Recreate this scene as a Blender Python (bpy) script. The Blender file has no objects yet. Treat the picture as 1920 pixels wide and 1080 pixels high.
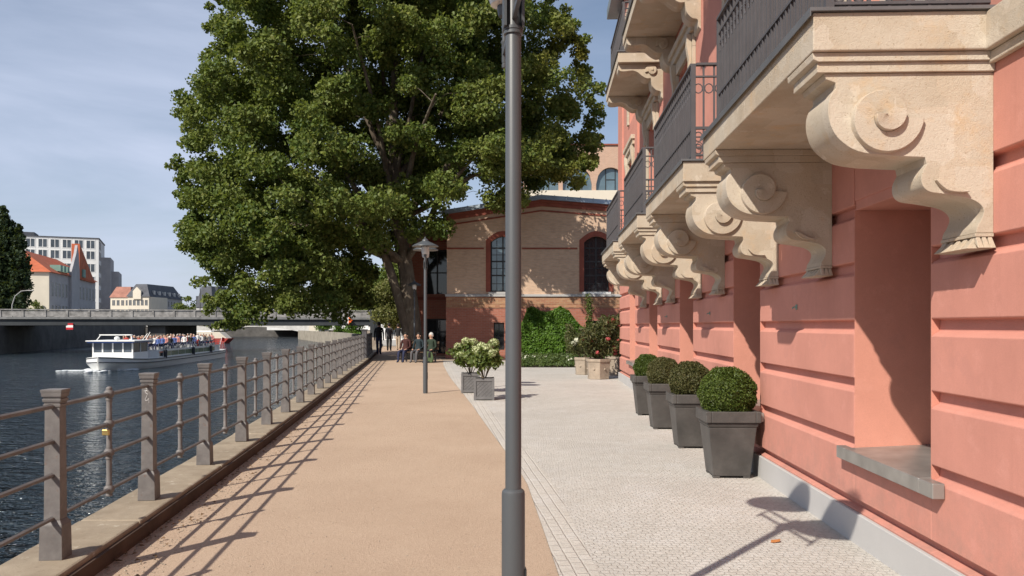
import bpy, bmesh, math, random
import numpy as np
from mathutils import Vector, Matrix
random.seed(7)
RNG = np.random.default_rng(11)
C = bpy.context.scene.collection
PI = math.pi

# ------------------------------------------------------------------ helpers
class MB:
    """collects polygons, then links them as ONE mesh object"""
    def __init__(s):
        s.v = []; s.f = []; s.m = []; s.cur = 0
        s.M = None
    def add(s, verts, faces, mi=None):
        b = len(s.v)
        if s.M is not None:
            verts = [tuple(s.M @ Vector(p)) for p in verts]
        s.v.extend(verts)
        for f in faces:
            s.f.append([i + b for i in f]); s.m.append(s.cur if mi is None else mi)
    def box(s, c, d, rz=0, mi=None):
        x, y, z = d[0] / 2, d[1] / 2, d[2] / 2
        P = [(-x, -y, -z), (x, -y, -z), (x, y, -z), (-x, y, -z), (-x, -y, z), (x, -y, z), (x, y, z), (-x, y, z)]
        ca, sa = math.cos(rz), math.sin(rz)
        P = [(c[0] + a * ca - b * sa, c[1] + a * sa + b * ca, c[2] + h) for a, b, h in P]
        s.add(P, [(0, 3, 2, 1), (4, 5, 6, 7), (0, 1, 5, 4), (1, 2, 6, 5), (2, 3, 7, 6), (3, 0, 4, 7)], mi)
    def bx(s, x0, x1, y0, y1, z0, z1, mi=None):
        s.box(((x0 + x1) / 2, (y0 + y1) / 2, (z0 + z1) / 2), (abs(x1 - x0), abs(y1 - y0), abs(z1 - z0)), 0, mi)
    def frustum(s, c, a, b, h, mi=None, rz=0):
        """square frustum, bottom half-sizes a (ax, ay), top half-sizes b, from z=c.z up h"""
        P = [(-a[0], -a[1], 0), (a[0], -a[1], 0), (a[0], a[1], 0), (-a[0], a[1], 0), (-b[0], -b[1], h), (b[0], -b[1], h), (b[0], b[1], h), (-b[0], b[1], h)]
        ca, sa = math.cos(rz), math.sin(rz)
        P = [(c[0] + x * ca - y * sa, c[1] + x * sa + y * ca, c[2] + z) for x, y, z in P]
        s.add(P, [(0, 3, 2, 1), (4, 5, 6, 7), (0, 1, 5, 4), (1, 2, 6, 5), (2, 3, 7, 6), (3, 0, 4, 7)], mi)
    def prism(s, poly, lift, mi=None):
        """poly: list of 2D points; lift(p, t) -> 3D for t in 0,1"""
        n = len(poly)
        V = [lift(p, 0) for p in poly] + [lift(p, 1) for p in poly]
        F = [list(range(n))[::-1], list(range(n, 2 * n))] + [[i, (i + 1) % n, n + (i + 1) % n, n + i] for i in range(n)]
        s.add(V, F, mi)
    def tube(s, pts, rad, n=8, caps=True, mi=None, ph=0.0):
        pts = [Vector(p) for p in pts]
        if not hasattr(rad, '__len__'): rad = [rad] * len(pts)
        V = []; F = []
        ref = None
        for i, p in enumerate(pts):
            t = (pts[min(i + 1, len(pts) - 1)] - pts[max(i - 1, 0)])
            if t.length < 1e-9: t = Vector((0, 0, 1))
            t.normalize()
            if ref is None:
                ref = Vector((0, 0, 1)) if abs(t.z) < .9 else Vector((1, 0, 0))
            a = t.cross(ref).normalized(); b = a.cross(t).normalized(); ref = b
            for k in range(n):
                an = 2 * PI * k / n + ph
                V.append(tuple(p + (a * math.cos(an) + b * math.sin(an)) * rad[i]))
        for i in range(len(pts) - 1):
            for k in range(n):
                F.append([i * n + k, i * n + (k + 1) % n, (i + 1) * n + (k + 1) % n, (i + 1) * n + k])
        if caps:
            F.append(list(range(n))[::-1]); F.append([(len(pts) - 1) * n + k for k in range(n)])
        s.add(V, F, mi)
    def lathe(s, prof, c=(0, 0, 0), n=24, mi=None):
        V = []; F = []
        for r, z in prof:
            for k in range(n):
                a = 2 * PI * k / n
                V.append((c[0] + r * math.cos(a), c[1] + r * math.sin(a), c[2] + z))
        for i in range(len(prof) - 1):
            for k in range(n):
                F.append([i * n + k, i * n + (k + 1) % n, (i + 1) * n + (k + 1) % n, (i + 1) * n + k])
        if prof[0][0] > 1e-6: F.append(list(range(n))[::-1])
        if prof[-1][0] > 1e-6: F.append([(len(prof) - 1) * n + k for k in range(n)])
        s.add(V, F, mi)
    def ball(s, c, r, nu=12, nv=8, mi=None):
        if not hasattr(r, '__len__'): r = (r, r, r)
        V = []; F = []
        for i in range(nv + 1):
            t = PI * i / nv
            for k in range(nu):
                a = 2 * PI * k / nu
                V.append((c[0] + r[0] * math.sin(t) * math.cos(a), c[1] + r[1] * math.sin(t) * math.sin(a), c[2] - r[2] * math.cos(t)))
        for i in range(nv):
            for k in range(nu):
                F.append([i * nu + k, i * nu + (k + 1) % nu, (i + 1) * nu + (k + 1) % nu, (i + 1) * nu + k])
        s.add(V, F, mi)
    def quad(s, a, b, c, d, mi=None):
        s.add([a, b, c, d], [(0, 1, 2, 3)], mi)
    def build(s, name, mat, parent=None, smooth=None, bevel=0, loc=None):
        me = bpy.data.meshes.new(name)
        me.from_pydata(s.v, [], s.f)
        mats = mat if isinstance(mat, (list, tuple)) else [mat]
        for m in mats: me.materials.append(m)
        if len(mats) > 1: me.polygons.foreach_set('material_index', s.m)
        bm = bmesh.new(); bm.from_mesh(me)
        bmesh.ops.recalc_face_normals(bm, faces=bm.faces)
        bm.to_mesh(me); bm.free()
        return link(name, me, parent, smooth, bevel, loc)

def link(name, me, parent=None, smooth=None, bevel=0, loc=None):
    if smooth is not None:
        me.shade_smooth()
        if smooth < 180: me.set_sharp_from_angle(angle=math.radians(smooth))
    o = bpy.data.objects.new(name, me)
    C.objects.link(o)
    if parent is not None: o.parent = parent
    if loc is not None: o.location = loc
    if bevel:
        b = o.modifiers.new('bevel', 'BEVEL'); b.width = bevel; b.segments = 2; b.limit_method = 'ANGLE'; b.angle_limit = math.radians(40)
    return o

def tag(o, label=None, cat=None, group=None, kind=None):
    if label: o['label'] = label
    if cat: o['category'] = cat
    if group: o['group'] = group
    if kind: o['kind'] = kind
    return o

def thing(name, label, cat, loc=(0, 0, 0), rz=0, group=None):
    o = bpy.data.objects.new(name, None); C.objects.link(o)
    o.empty_display_size = .2
    o.location = loc; o.rotation_euler = (0, 0, rz)
    return tag(o, label, cat, group)

KIDS = {}
def copy_tree(o, parent=None):
    c = o.copy(); C.objects.link(c)
    if parent is not None: c.parent = parent
    for ch in [x for x in list(o.children)]:
        copy_tree(ch, c)
    return c

def catmull(pts, n=6, closed=False):
    P = [np.array(p, float) for p in pts]
    out = []
    m = len(P)
    for i in range(m if closed else m - 1):
        p0 = P[(i - 1) % m] if closed or i > 0 else P[0]
        p1 = P[i]; p2 = P[(i + 1) % m]
        p3 = P[(i + 2) % m] if closed or i + 2 < m else P[-1]
        for k in range(n):
            t = k / n
            out.append(tuple(.5 * ((2 * p1) + (-p0 + p2) * t + (2 * p0 - 5 * p1 + 4 * p2 - p3) * t * t + (-p0 + 3 * p1 - 3 * p2 + p3) * t ** 3)))
    if not closed: out.append(tuple(P[-1]))
    return out

# ------------------------------------------------------------------ materials
def lin(r, g, b):
    f = lambda c: (c / 255 / 12.92) if c / 255 <= .04045 else ((c / 255 + .055) / 1.055) ** 2.4
    return (f(r), f(g), f(b))

class NT:
    def __init__(s, name):
        s.mat = bpy.data.materials.new(name); s.mat.use_nodes = True
        s.t = s.mat.node_tree; s.n = s.t.nodes; s.l = s.t.links
        s.p = s.n['Principled BSDF']; s.out = s.n['Material Output']
        s.geo = s.n.new('ShaderNodeNewGeometry')
    def new(s, typ, **kw):
        nd = s.n.new(typ)
        for k, v in kw.items():
            if hasattr(nd, k): setattr(nd, k, v)
            else: nd.inputs[k].default_value = v
        return nd
    def pos(s, scale=(1, 1, 1), rz=0):
        m = s.new('ShaderNodeMapping'); m.inputs['Scale'].default_value = scale; m.inputs['Rotation'].default_value = (0, 0, rz)
        s.l.new(s.geo.outputs['Position'], m.inputs['Vector']); return m.outputs[0]
    def noise(s, vec, scale, detail=4, rough=.55):
        nd = s.new('ShaderNodeTexNoise'); nd.inputs['Scale'].default_value = scale; nd.inputs['Detail'].default_value = detail; nd.inputs['Roughness'].default_value = rough
        s.l.new(vec, nd.inputs['Vector']); return nd.outputs['Fac']
    def ramp(s, fac, a, b, ca=0.0, cb=1.0):
        r = s.new('ShaderNodeMapRange'); r.inputs[1].default_value = a; r.inputs[2].default_value = b; r.inputs[3].default_value = ca; r.inputs[4].default_value = cb
        s.l.new(fac, r.inputs[0]); return r.outputs[0]
    def mix(s, fac, a, b, mode='MIX'):
        m = s.new('ShaderNodeMix'); m.data_type = 'RGBA'; m.blend_type = mode
        if isinstance(fac, (int, float)): m.inputs[0].default_value = fac
        else: s.l.new(fac, m.inputs[0])
        for i, x in ((6, a), (7, b)):
            if isinstance(x, tuple): m.inputs[i].default_value = (*x, 1)
            else: s.l.new(x, m.inputs[i])
        return m.outputs[2]
    def base(s, col):
        if isinstance(col, tuple): s.p.inputs['Base Color'].default_value = (*col, 1)
        else: s.l.new(col, s.p.inputs['Base Color'])
    def bump(s, h, strength, dist=.01):
        b = s.new('ShaderNodeBump'); b.inputs['Strength'].default_value = strength; b.inputs['Distance'].default_value = dist
        s.l.new(h, b.inputs['Height']); s.l.new(b.outputs[0], s.p.inputs['Normal'])
    def rough(s, r, metal=0, spec=.4):
        s.p.inputs['Roughness'].default_value = r; s.p.inputs['Metallic'].default_value = metal; s.p.inputs['Specular IOR Level'].default_value = spec

def mul(c, k): return tuple(min(1, x * k) for x in c)

def plain(name, col, rough=.7, var=.18, vs=2.0, fine=40, bump=.15, metal=0, spec=.35, col2=None):
    t = NT(name)
    p = t.pos()
    a = t.noise(p, vs, 5, .6)
    c = t.mix(t.ramp(a, .3, .7), mul(col, 1 - var), col2 if col2 else mul(col, 1 + var))
    b = t.noise(p, fine, 3, .6)
    c = t.mix(t.ramp(b, .3, .7, 0, .5), c, t.mix(.5, c, mul(col, .75)))
    t.base(c); t.rough(rough, metal, spec)
    if bump: t.bump(b, bump, .004)
    return t.mat

def leaf_mat(name, cols, trans=.25, rough=.45, autumn=None):
    """leaves: every leaf its own tone out of the given list"""
    t = NT(name)
    r = t.new('ShaderNodeValToRGB')
    el = r.color_ramp.elements
    while len(el) < len(cols): el.new(.5)
    for i, c in enumerate(cols):
        el[i].position = i / (len(cols) - 1); el[i].color = (*c, 1)
    t.l.new(t.geo.outputs['Random Per Island'], r.inputs[0])
    nz = t.noise(t.pos(), .45, 3, .6)
    big = t.mix(t.ramp(nz, .35, .65), mul(cols[0], .8), mul(cols[-1], 1.1))
    col = t.mix(.35, r.outputs[0], big)
    if autumn:
        sp = t.new('ShaderNodeSeparateXYZ'); t.l.new(t.geo.outputs['Position'], sp.inputs[0])
        fm = t.new('ShaderNodeMath'); fm.operation = 'MULTIPLY'
        t.l.new(t.ramp(sp.outputs[0], -2, 3.5, .12, 1), fm.inputs[0]); t.l.new(t.ramp(t.noise(t.pos(), .55, 4, .65), .42, .66, 0, .75), fm.inputs[1])
        col = t.mix(fm.outputs[0], col, autumn)
    t.base(col); t.rough(rough, 0, .25)
    tr = t.new('ShaderNodeBsdfTranslucent'); t.l.new(t.mix(.5, col, (.30, .36, .04)), tr.inputs['Color'])
    mx = t.new('ShaderNodeMixShader'); mx.inputs[0].default_value = trans
    t.l.new(t.p.outputs[0], mx.inputs[1]); t.l.new(tr.outputs[0], mx.inputs[2]); t.l.new(mx.outputs[0], t.out.inputs['Surface'])
    return t.mat

M = {}
def mk_materials():
    # rendered wall plaster
    def plaster(name, col, streak=.3):
        t = NT(name)
        p = t.pos(); st = t.pos((1, 1, .07))
        c = t.mix(t.ramp(t.noise(p, .8, 6, .7), .32, .68), mul(col, .86), mul(col, 1.07))
        c = t.mix(t.ramp(t.noise(st, 7, 5, .7), .52, .78, 0, streak), c, (col[0] * .66, col[1] * .62, col[2] * .62))
        c = t.mix(t.ramp(t.noise(p, 5, 6, .75), .56, .66, 0, .35), c, (min(1, col[0] * 1.12), col[1] * 1.2, col[2] * 1.25))
        c = t.mix(t.ramp(t.noise(p, 1.7, 6, .75), .58, .64, 0, .28), c, (col[0] * .8, col[1] * .84, col[2] * .9))
        sp = t.new('ShaderNodeSeparateXYZ'); t.l.new(t.geo.outputs['Position'], sp.inputs[0])
        spl = t.new('ShaderNodeMath'); spl.operation = 'MULTIPLY'
        t.l.new(t.ramp(sp.outputs[2], .25, .85, 1, 0), spl.inputs[0]); t.l.new(t.ramp(t.noise(p, 6, 6, .75), .42, .68, 0, .5), spl.inputs[1])
        c = t.mix(spl.outputs[0], c, (.30, .20, .165))
        fine = t.noise(p, 190, 4, .75)
        c = t.mix(t.ramp(fine, .38, .68, 0, .34), c, mul(col, .62))
        t.base(c); t.rough(.88, 0, .2); t.bump(t.mix(.3, fine, t.noise(p, 30, 4, .7)), .5, .005)
        return t.mat
    M['plaster'] = plaster('plaster_red', (.595, .268, .208))
    M['plaster_smooth'] = plaster('plaster_smooth', (.615, .275, .205), .10)
    # balcony sandstone
    t = NT('sandstone')
    p = t.pos()
    br = t.new('ShaderNodeTexVoronoi'); br.inputs['Scale'].default_value = 4.5; br.distance = 'CHEBYCHEV'; t.l.new(p, br.inputs['Vector'])
    c = t.mix(t.ramp(t.noise(p, 2.2, 5, .6), .3, .7), (.425, .345, .255), (.53, .465, .375))
    sc_ = t.new('ShaderNodeSeparateColor'); t.l.new(br.outputs['Color'], sc_.inputs[0])
    c = t.mix(t.ramp(sc_.outputs[0], .70, .74, 0, .4), c, (.60, .53, .44))
    c = t.mix(t.ramp(sc_.outputs[1], .72, .76, 0, .4), c, (.52, .42, .31))
    c = t.mix(t.ramp(t.noise(p, 4, 6, .72), .54, .70, 0, .6), c, (.54, .37, .21))
    c = t.mix(t.ramp(t.noise(p, 6.5, 4, .6), .62, .66, 0, .5), c, (.62, .55, .45))
    pit = t.noise(p, 85, 4, .75)
    c = t.mix(t.ramp(pit, .58, .70, 0, .8), c, (.27, .19, .12))
    t.base(c); t.rough(.9, 0, .2)
    hh = t.mix(.5, t.noise(p, 160, 3, .7), t.noise(p, 25, 4, .7))
    t.bump(hh, .9, .009); M['stone'] = t.mat
    M['plinth'] = plain('plinth_stone', (.46, .45, .44), .8, .06, 1.2, 160, .2)
    M['sill'] = plain('sill_sheet', (.34, .33, .31), .38, .25, 5, 40, .12, .55)
    M['iron'] = plain('railing_iron', (.085, .08, .085), .5, .15, 6, 90, .1, 0, .5)
    M['lead'] = plain('lead_sheet', (.16, .16, .165), .5, .15, 3, 50, .1, .4)
    M['pole'] = plain('pole_paint', (.072, .078, .084), .42, .05, 4, 300, .04, 0, .5)
    t = NT('fence_paint')
    p = t.pos()
    c = t.mix(t.ramp(t.noise(p, 9, 5, .7), .3, .7), (.115, .105, .102), (.185, .172, .165))
    c = t.mix(t.ramp(t.noise(p, 22, 5, .75), .60, .72, 0, .75), c, (.16, .075, .04))
    c = t.mix(t.ramp(t.noise(p, 45, 4, .7), .66, .72, 0, .5), c, (.42, .40, .37))
    t.base(c); t.rough(.6, 0, .35); t.bump(t.noise(p, 120, 3, .7), .2, .003); M['fence'] = t.mat
    M['pot'] = plain('pot_lead_grey', (.066, .061, .057), .5, .35, 4, 40, .35, 0, .45)
    M['tub'] = plain('tub_concrete', (.33, .27, .21), .85, .2, 5, 70, .3)
    M['planter_grey'] = plain('planter_grey', (.155, .15, .15), .6, .15, 6, 60, .15)
    M['soil'] = plain('soil', (.05, .035, .025), .95, .3, 20, 90, .4)
    # brick
    def brick(name, a, b, mort, dirt=.35):
        t = NT(name)
        w = t.new('ShaderNodeCombineXYZ'); sp = t.new('ShaderNodeSeparateXYZ'); t.l.new(t.geo.outputs['Position'], sp.inputs[0])
        ad = t.new('ShaderNodeMath'); ad.operation = 'ADD'; t.l.new(sp.outputs[0], ad.inputs[0]); t.l.new(sp.outputs[1], ad.inputs[1])
        t.l.new(ad.outputs[0], w.inputs[0]); t.l.new(sp.outputs[2], w.inputs[1])
        bt = t.new('ShaderNodeTexBrick'); bt.inputs['Scale'].default_value = 1; bt.inputs['Brick Width'].default_value = .26; bt.inputs['Row Height'].default_value = .083
        bt.inputs['Mortar Size'].default_value = .008; bt.inputs['Color1'].default_value = (*a, 1); bt.inputs['Color2'].default_value = (*b, 1); bt.inputs['Mortar'].default_value = (*mort, 1)
        t.l.new(w.outputs[0], bt.inputs['Vector'])
        nz = t.noise(t.pos(), .9, 6, .7)
        c = t.mix(t.ramp(nz, .4, .75, 0, dirt), bt.outputs['Color'], mul(a, .55))
        c = t.mix(t.ramp(t.noise(t.pos((3.8, 3.8, 12)), 1, 1, .5), .35, .65, 0, .35), c, mul(b, 1.25))
        t.base(c); t.rough(.9, 0, .2); t.bump(bt.outputs['Fac'], -.4, .006)
        return t.mat
    M['brick_yellow'] = brick('brick_yellow', (.51, .345, .24), (.575, .405, .285), (.46, .375, .305))
    M['brick_red'] = brick('brick_red', (.40, .155, .105), (.33, .12, .08), (.33, .23, .19))
    M['brick_pink'] = brick('brick_pink', (.50, .33, .24), (.44, .28, .20), (.5, .42, .36), .12)
    M['terracotta'] = brick('terracotta_band', (.42, .25, .14), (.30, .13, .08), (.4, .3, .2), .2)
    M['grey_trim'] = plain('grey_trim', (.42, .41, .40), .75, .12, 3, 50, .1)
    M['cream'] = plain('cream_render', (.66, .60, .50), .85, .06, .6, 20, .05)
    M['white_render'] = plain('white_render', (.74, .74, .73), .8, .05, .4, 15, .05)
    M['grey_shade_render'] = plain('grey_shade_render', (.42, .41, .42), .85, .12, .5, 15, .05)  # grey with shade put in, for walls turned from the sun
    M['pale_grey'] = plain('pale_grey', (.55, .54, .52), .8, .2, .8, 12, .1)
    M['dark_stone'] = plain('dark_quay_stone', (.10, .095, .09), .9, .4, .5, 5, .4)
    M['concrete'] = plain('bridge_concrete', (.28, .27, .26), .85, .5, 1.6, 6, .1)
    M['girder'] = plain('girder_paint', (.045, .05, .055), .6, .2, 1, 20, .05)
    M['tile_roof'] = plain('tile_roof', (.46, .125, .06), .85, .22, .8, 6, .2)
    M['slate'] = plain('slate_roof', (.075, .08, .095), .7, .25, .8, 8, .1)
    M['zinc'] = plain('zinc_roof', (.36, .42, .48), .4, .15, 1.5, 20, .1, .5)
    M['copper'] = plain('green_copper', (.20, .33, .28), .7, .2, 1, 8, .1)
    M['red_trim'] = plain('red_trim', (.26, .075, .05), .8, .2, 2, 30, .1)
    def glass(name, col, rough=.05, spec=.8):
        t = NT(name); t.base(t.mix(t.ramp(t.noise(t.pos(), .7, 3), .3, .7), mul(col, .7), mul(col, 1.3))); t.rough(rough, 0, spec); return t.mat
    M['glass'] = glass('window_glass', (.02, .024, .028))
    M['glass_blue'] = glass('window_glass_pale', (.10, .15, .18), .06, 1.0)
    M['glass_far'] = glass('window_glass_far', (.07, .085, .105), .25, .5)
    M['glass_boat'] = glass('boat_glass', (.20, .24, .16), .12, .8)
    M['frame_dark'] = plain('frame_dark', (.03, .032, .035), .5, .1, 4, 30, .05)
    M['frame_pale'] = plain('frame_pale', (.50, .46, .40), .6, .1, 4, 30, .05)
    M['white_paint'] = plain('white_paint', (.80, .80, .78), .4, .05, 2, 30, .03, 0, .5)
    M['blue_paint'] = plain('blue_paint', (.03, .07, .25), .4, .1, 2, 30, .03, 0, .5)
    M['hull_dark'] = plain('hull_dark', (.025, .03, .04), .5, .1, 2, 30, .03, 0, .5)
    M['hull_grey'] = plain('hull_grey', (.30, .31, .32), .5, .15, 1, 20, .03, 0, .5)
    M['orange'] = plain('orange_paint', (.75, .12, .02), .5, .08, 2, 30, .03)
    M['sign_red'] = plain('sign_red', (.5, .02, .03), .5, .08, 2, 30, .03)
    M['brass'] = plain('brass', (.55, .38, .14), .35, .1, 30, 200, .05, .8)
    # lamp glass (unlit, milky)
    M['lamp_glass'] = plain('lamp_glass', (.62, .63, .62), .25, .05, 10, 60, .02, 0, .6)
    # plane tree bark
    t = NT('bark')
    p = t.pos((1, 1, .4))
    c = t.mix(t.ramp(t.noise(p, 3.5, 5, .65), .35, .65), (.085, .065, .05), (.17, .14, .105))
    c = t.mix(t.ramp(t.noise(p, 6, 3, .6), .62, .68, 0, .7), c, (.24, .22, .16))
    t.base(c); t.rough(.9, 0, .2); t.bump(t.noise(p, 18, 4, .7), .6, .03); M['bark'] = t.mat
    M['twig'] = plain('twig', (.16, .12, .075), .9, .2, 8, 60, .2)
    G = lambda *a: [tuple(x) for x in a]
    M['leaf_plane'] = leaf_mat('plane_leaf', G((.048, .088, .019), (.075, .132, .028), (.112, .178, .039), (.165, .225, .055), (.24, .25, .07)), .34, .52, (.24, .185, .035))
    M['leaf_yellow'] = leaf_mat('willow_leaf', G((.09, .11, .03), (.15, .16, .05), (.20, .19, .07)), .3)
    M['leaf_poplar'] = leaf_mat('poplar_leaf', G((.014, .028, .014), (.022, .042, .018), (.036, .058, .022)), .15, .6)
    M['leaf_box'] = leaf_mat('box_leaf', G((.028, .050, .010), (.060, .092, .017), (.12, .155, .03)), .15, .4)
    M['leaf_box_brown'] = leaf_mat('box_leaf_browned', G((.032, .040, .012), (.065, .073, .020), (.14, .12, .05)), .12, .5)
    M['leaf_ivy'] = leaf_mat('ivy_leaf', G((.05, .115, .014), (.085, .175, .022), (.13, .23, .035)), .3, .45)
    M['leaf_bed'] = leaf_mat('bed_leaf', G((.030, .055, .015), (.055, .095, .022), (.10, .13, .04)), .25)
    M['leaf_hyd'] = leaf_mat('hydrangea_leaf', G((.05, .085, .02), (.095, .135, .03), (.16, .18, .05)), .25)
    M['leaf_ole'] = leaf_mat('oleander_leaf', G((.035, .055, .02), (.07, .09, .03), (.15, .13, .06)), .25)
    M['petal_lime'] = leaf_mat('hydrangea_petal', G((.42, .50, .20), (.62, .66, .36), (.72, .72, .50)), .25, .6)
    M['petal_red'] = leaf_mat('oleander_petal', G((.36, .03, .05), (.48, .07, .08), (.55, .16, .16)), .25, .6)
    M['petal_white'] = leaf_mat('rose_petal', G((.62, .62, .45), (.72, .72, .55), (.78, .78, .68)), .25, .6)
    # sand path
    t = NT('compacted_sand')
    p = t.pos()
    c = t.mix(t.ramp(t.noise(p, .45, 6, .65), .3, .7), (.435, .318, .232), (.515, .388, .288))
    c = t.mix(t.ramp(t.noise(t.pos((1.6, .5, 1)), 1.3, 6, .7), .5, .75, 0, .4), c, (.52, .40, .30))
    f1 = t.noise(p, 120, 4, .8); f2 = t.noise(p, 38, 5, .75)
    c = t.mix(t.ramp(f1, .50, .68, 0, .75), c, (.22, .15, .10))
    c = t.mix(t.ramp(t.noise(p, 75, 3, .7), .58, .68, 0, .6), c, (.62, .49, .37))
    vo = t.new('ShaderNodeTexVoronoi'); vo.inputs['Scale'].default_value = 9; t.l.new(p, vo.inputs['Vector'])
    c = t.mix(t.ramp(vo.outputs['Distance'], .05, .10, .7, 0), c, (.22, .15, .10))
    t.base(c); t.rough(.95, 0, .15); t.bump(t.mix(.5, f1, f2), .8, .016); M['sand'] = t.mat
    # small stone paving
    def setts(name, w_, h_, a, b, joint, rz=0, wobble=.10):
        t = NT(name)
        P_ = t.geo.outputs['Position']
        nz = t.new('ShaderNodeTexNoise'); nz.inputs['Scale'].default_value = 1.6; nz.inputs['Detail'].default_value = 4; t.l.new(P_, nz.inputs['Vector'])
        sc = t.new('ShaderNodeVectorMath'); sc.operation = 'SCALE'; sc.inputs['Scale'].default_value = wobble; t.l.new(nz.outputs['Color'], sc.inputs[0])
        wob = t.new('ShaderNodeVectorMath'); wob.operation = 'ADD'; t.l.new(t.pos((1, 1, 1), rz), wob.inputs[0]); t.l.new(sc.outputs[0], wob.inputs[1])
        nz2 = t.new('ShaderNodeTexNoise'); nz2.inputs['Scale'].default_value = 14; t.l.new(P_, nz2.inputs['Vector'])
        sc2 = t.new('ShaderNodeVectorMath'); sc2.operation = 'SCALE'; sc2.inputs['Scale'].default_value = wobble * .55; t.l.new(nz2.outputs['Color'], sc2.inputs[0])
        wob2 = t.new('ShaderNodeVectorMath'); wob2.operation = 'ADD'; t.l.new(wob.outputs[0], wob2.inputs[0]); t.l.new(sc2.outputs[0], wob2.inputs[1])
        bt = t.new('ShaderNodeTexBrick'); bt.inputs['Scale'].default_value = 1; bt.inputs['Brick Width'].default_value = w_; bt.inputs['Row Height'].default_value = h_
        bt.inputs['Mortar Size'].default_value = h_ * .11; bt.inputs['Mortar Smooth'].default_value = .6; bt.inputs['Bias'].default_value = 0
        bt.inputs['Color1'].default_value = (*a, 1); bt.inputs['Color2'].default_value = (*b, 1); bt.inputs['Mortar'].default_value = (*joint, 1)
        t.l.new(wob2.outputs[0], bt.inputs['Vector'])
        c = t.mix(t.ramp(t.noise(P_, 4.5, 6, .75), .36, .58, .15, .9), bt.outputs['Color'], t.mix(t.ramp(t.noise(P_, 16, 3, .7), .35, .65), a, b))
        c = t.mix(t.ramp(t.noise(P_, .55, 6, .7), .40, .70, 0, .6), c, mul(a, .80))
        c = t.mix(t.ramp(t.noise(P_, 1.9, 6, .75), .50, .70, 0, .55), c, (.62, .60, .58))
        c = t.mix(t.ramp(t.noise(P_, 4.2, 6, .75), .56, .70, 0, .5), c, (.40, .36, .31))
        c = t.mix(t.ramp(t.noise(P_, 11, 4, .7), .55, .70, 0, .45), c, mul(a, .74))
        c = t.mix(t.ramp(t.noise(P_, 70, 4, .75), .45, .70, 0, .45), c, mul(a, .62))
        t.base(c); t.rough(.87, 0, .25)
        inv = t.ramp(bt.outputs['Fac'], 0, 1, 1, 0)
        t.bump(t.mix(.55, inv, t.noise(P_, 32, 5, .8)), .9, .016)
        return t.mat
    M['setts'] = setts('mosaic_paving', .062, .055, (.505, .467, .418), (.615, .58, .535), (.465, .43, .385), .03)
    M['setts_edge'] = setts('edge_setts', .12, .085, (.52, .478, .425), (.60, .562, .51), (.48, .44, .388), PI / 2 - .10, .018)
    t = NT('coping_stone')
    p = t.pos()
    c = t.mix(t.ramp(t.noise(p, 3, 6, .7), .3, .7), (.23, .185, .135), (.36, .30, .225))
    c = t.mix(t.ramp(t.noise(p, 9, 5, .75), .60, .70, 0, .8), c, (.52, .47, .38))
    c = t.mix(t.ramp(t.noise(p, 14, 5, .75), .60, .70, 0, .6), c, (.12, .085, .05))
    t.base(c); t.rough(.9, 0, .2); t.bump(t.noise(p, 70, 4, .75), .5, .008); M['coping'] = t.mat
    M['kerb_shade'] = plain('kerb_shade_brown', (.085, .054, .038), .9, .35, 4, 45, .4)  # dark brown that carries the shade of the kerb face
    M['fallen'] = plain('fallen_leaf', (.42, .16, .05), .7, .2, 30, 90, .1)
    M['litter'] = plain('litter', (.17, .10, .05), .85, .4, 20, 90, .1)
    M['tile_pale'] = plain('tile_pale', (.34, .16, .12), .85, .25, .8, 6, .2)
    M['river_stone'] = plain('river_stone', (.30, .27, .22), .85, .35, .8, 8, .2)
    M['bridge_edge'] = plain('bridge_edge', (.20, .20, .20), .8, .3, 1.5, 12, .1)
    M['earth'] = plain('earth', (.28, .22, .16), .95, .2, .4, 12, .2)
    M['asphalt'] = plain('far_paving', (.40, .38, .35), .9, .1, .4, 12, .1)
    # water
    t = NT('river_water')
    t.base((.014, .024, .032)); t.rough(.06, 0, .5); t.p.inputs['IOR'].default_value = 1.33
    w1 = t.noise(t.pos((.55, 1.0, 1), .25), 1.1, 4, .6); w2 = t.noise(t.pos((.7, 1, 1), -.3), 3.6, 3, .6); w3 = t.noise(t.pos((.12, .2, 1), .1), 1, 3, .5)
    a1 = t.new('ShaderNodeMath'); a1.operation = 'MULTIPLY_ADD'; t.l.new(w2, a1.inputs[0]); a1.inputs[1].default_value = .55; t.l.new(w1, a1.inputs[2])
    a2 = t.new('ShaderNodeMath'); a2.operation = 'MULTIPLY_ADD'; t.l.new(w3, a2.inputs[0]); a2.inputs[1].default_value = .9; t.l.new(a1.outputs[0], a2.inputs[2])
    t.bump(a2.outputs[0], 1.0, .85); M['water'] = t.mat
    t = NT('foam'); t.base((.55, .58, .60)); t.rough(.8); M['foam'] = t.mat
    M['skin'] = plain('skin', (.50, .29, .20), .6, .08, 10, 80, .02)
    M['hair_dark'] = plain('hair_dark', (.02, .015, .012), .7, .2, 20, 90, .1)
    M['hair_grey'] = plain('hair_grey', (.55, .53, .50), .7, .2, 20, 90, .1)
    def cloth(n, c): M[n] = plain(n, c, .85, .15, 6, 60, .15)
    cloth('cloth_black', (.018, .018, .02)); cloth('cloth_grey', (.10, .095, .10)); cloth('cloth_navy', (.025, .03, .07))
    cloth('cloth_jeans', (.06, .09, .16)); cloth('cloth_white', (.70, .69, .67)); cloth('cloth_red', (.38, .05, .04)); cloth('cloth_dull_red', (.055, .018, .016)); cloth('cloth_teal', (.018, .03, .036))
    cloth('cloth_pink', (.58, .27, .24)); cloth('cloth_blue', (.08, .13, .32)); cloth('cloth_green', (.09, .13, .06)); cloth('cloth_dkgreen', (.025, .04, .025)); cloth('cloth_beige', (.42, .33, .24))
    M['wood'] = plain('bench_wood', (.10, .06, .035), .7, .25, 6, 50, .2)
mk_materials()

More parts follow.
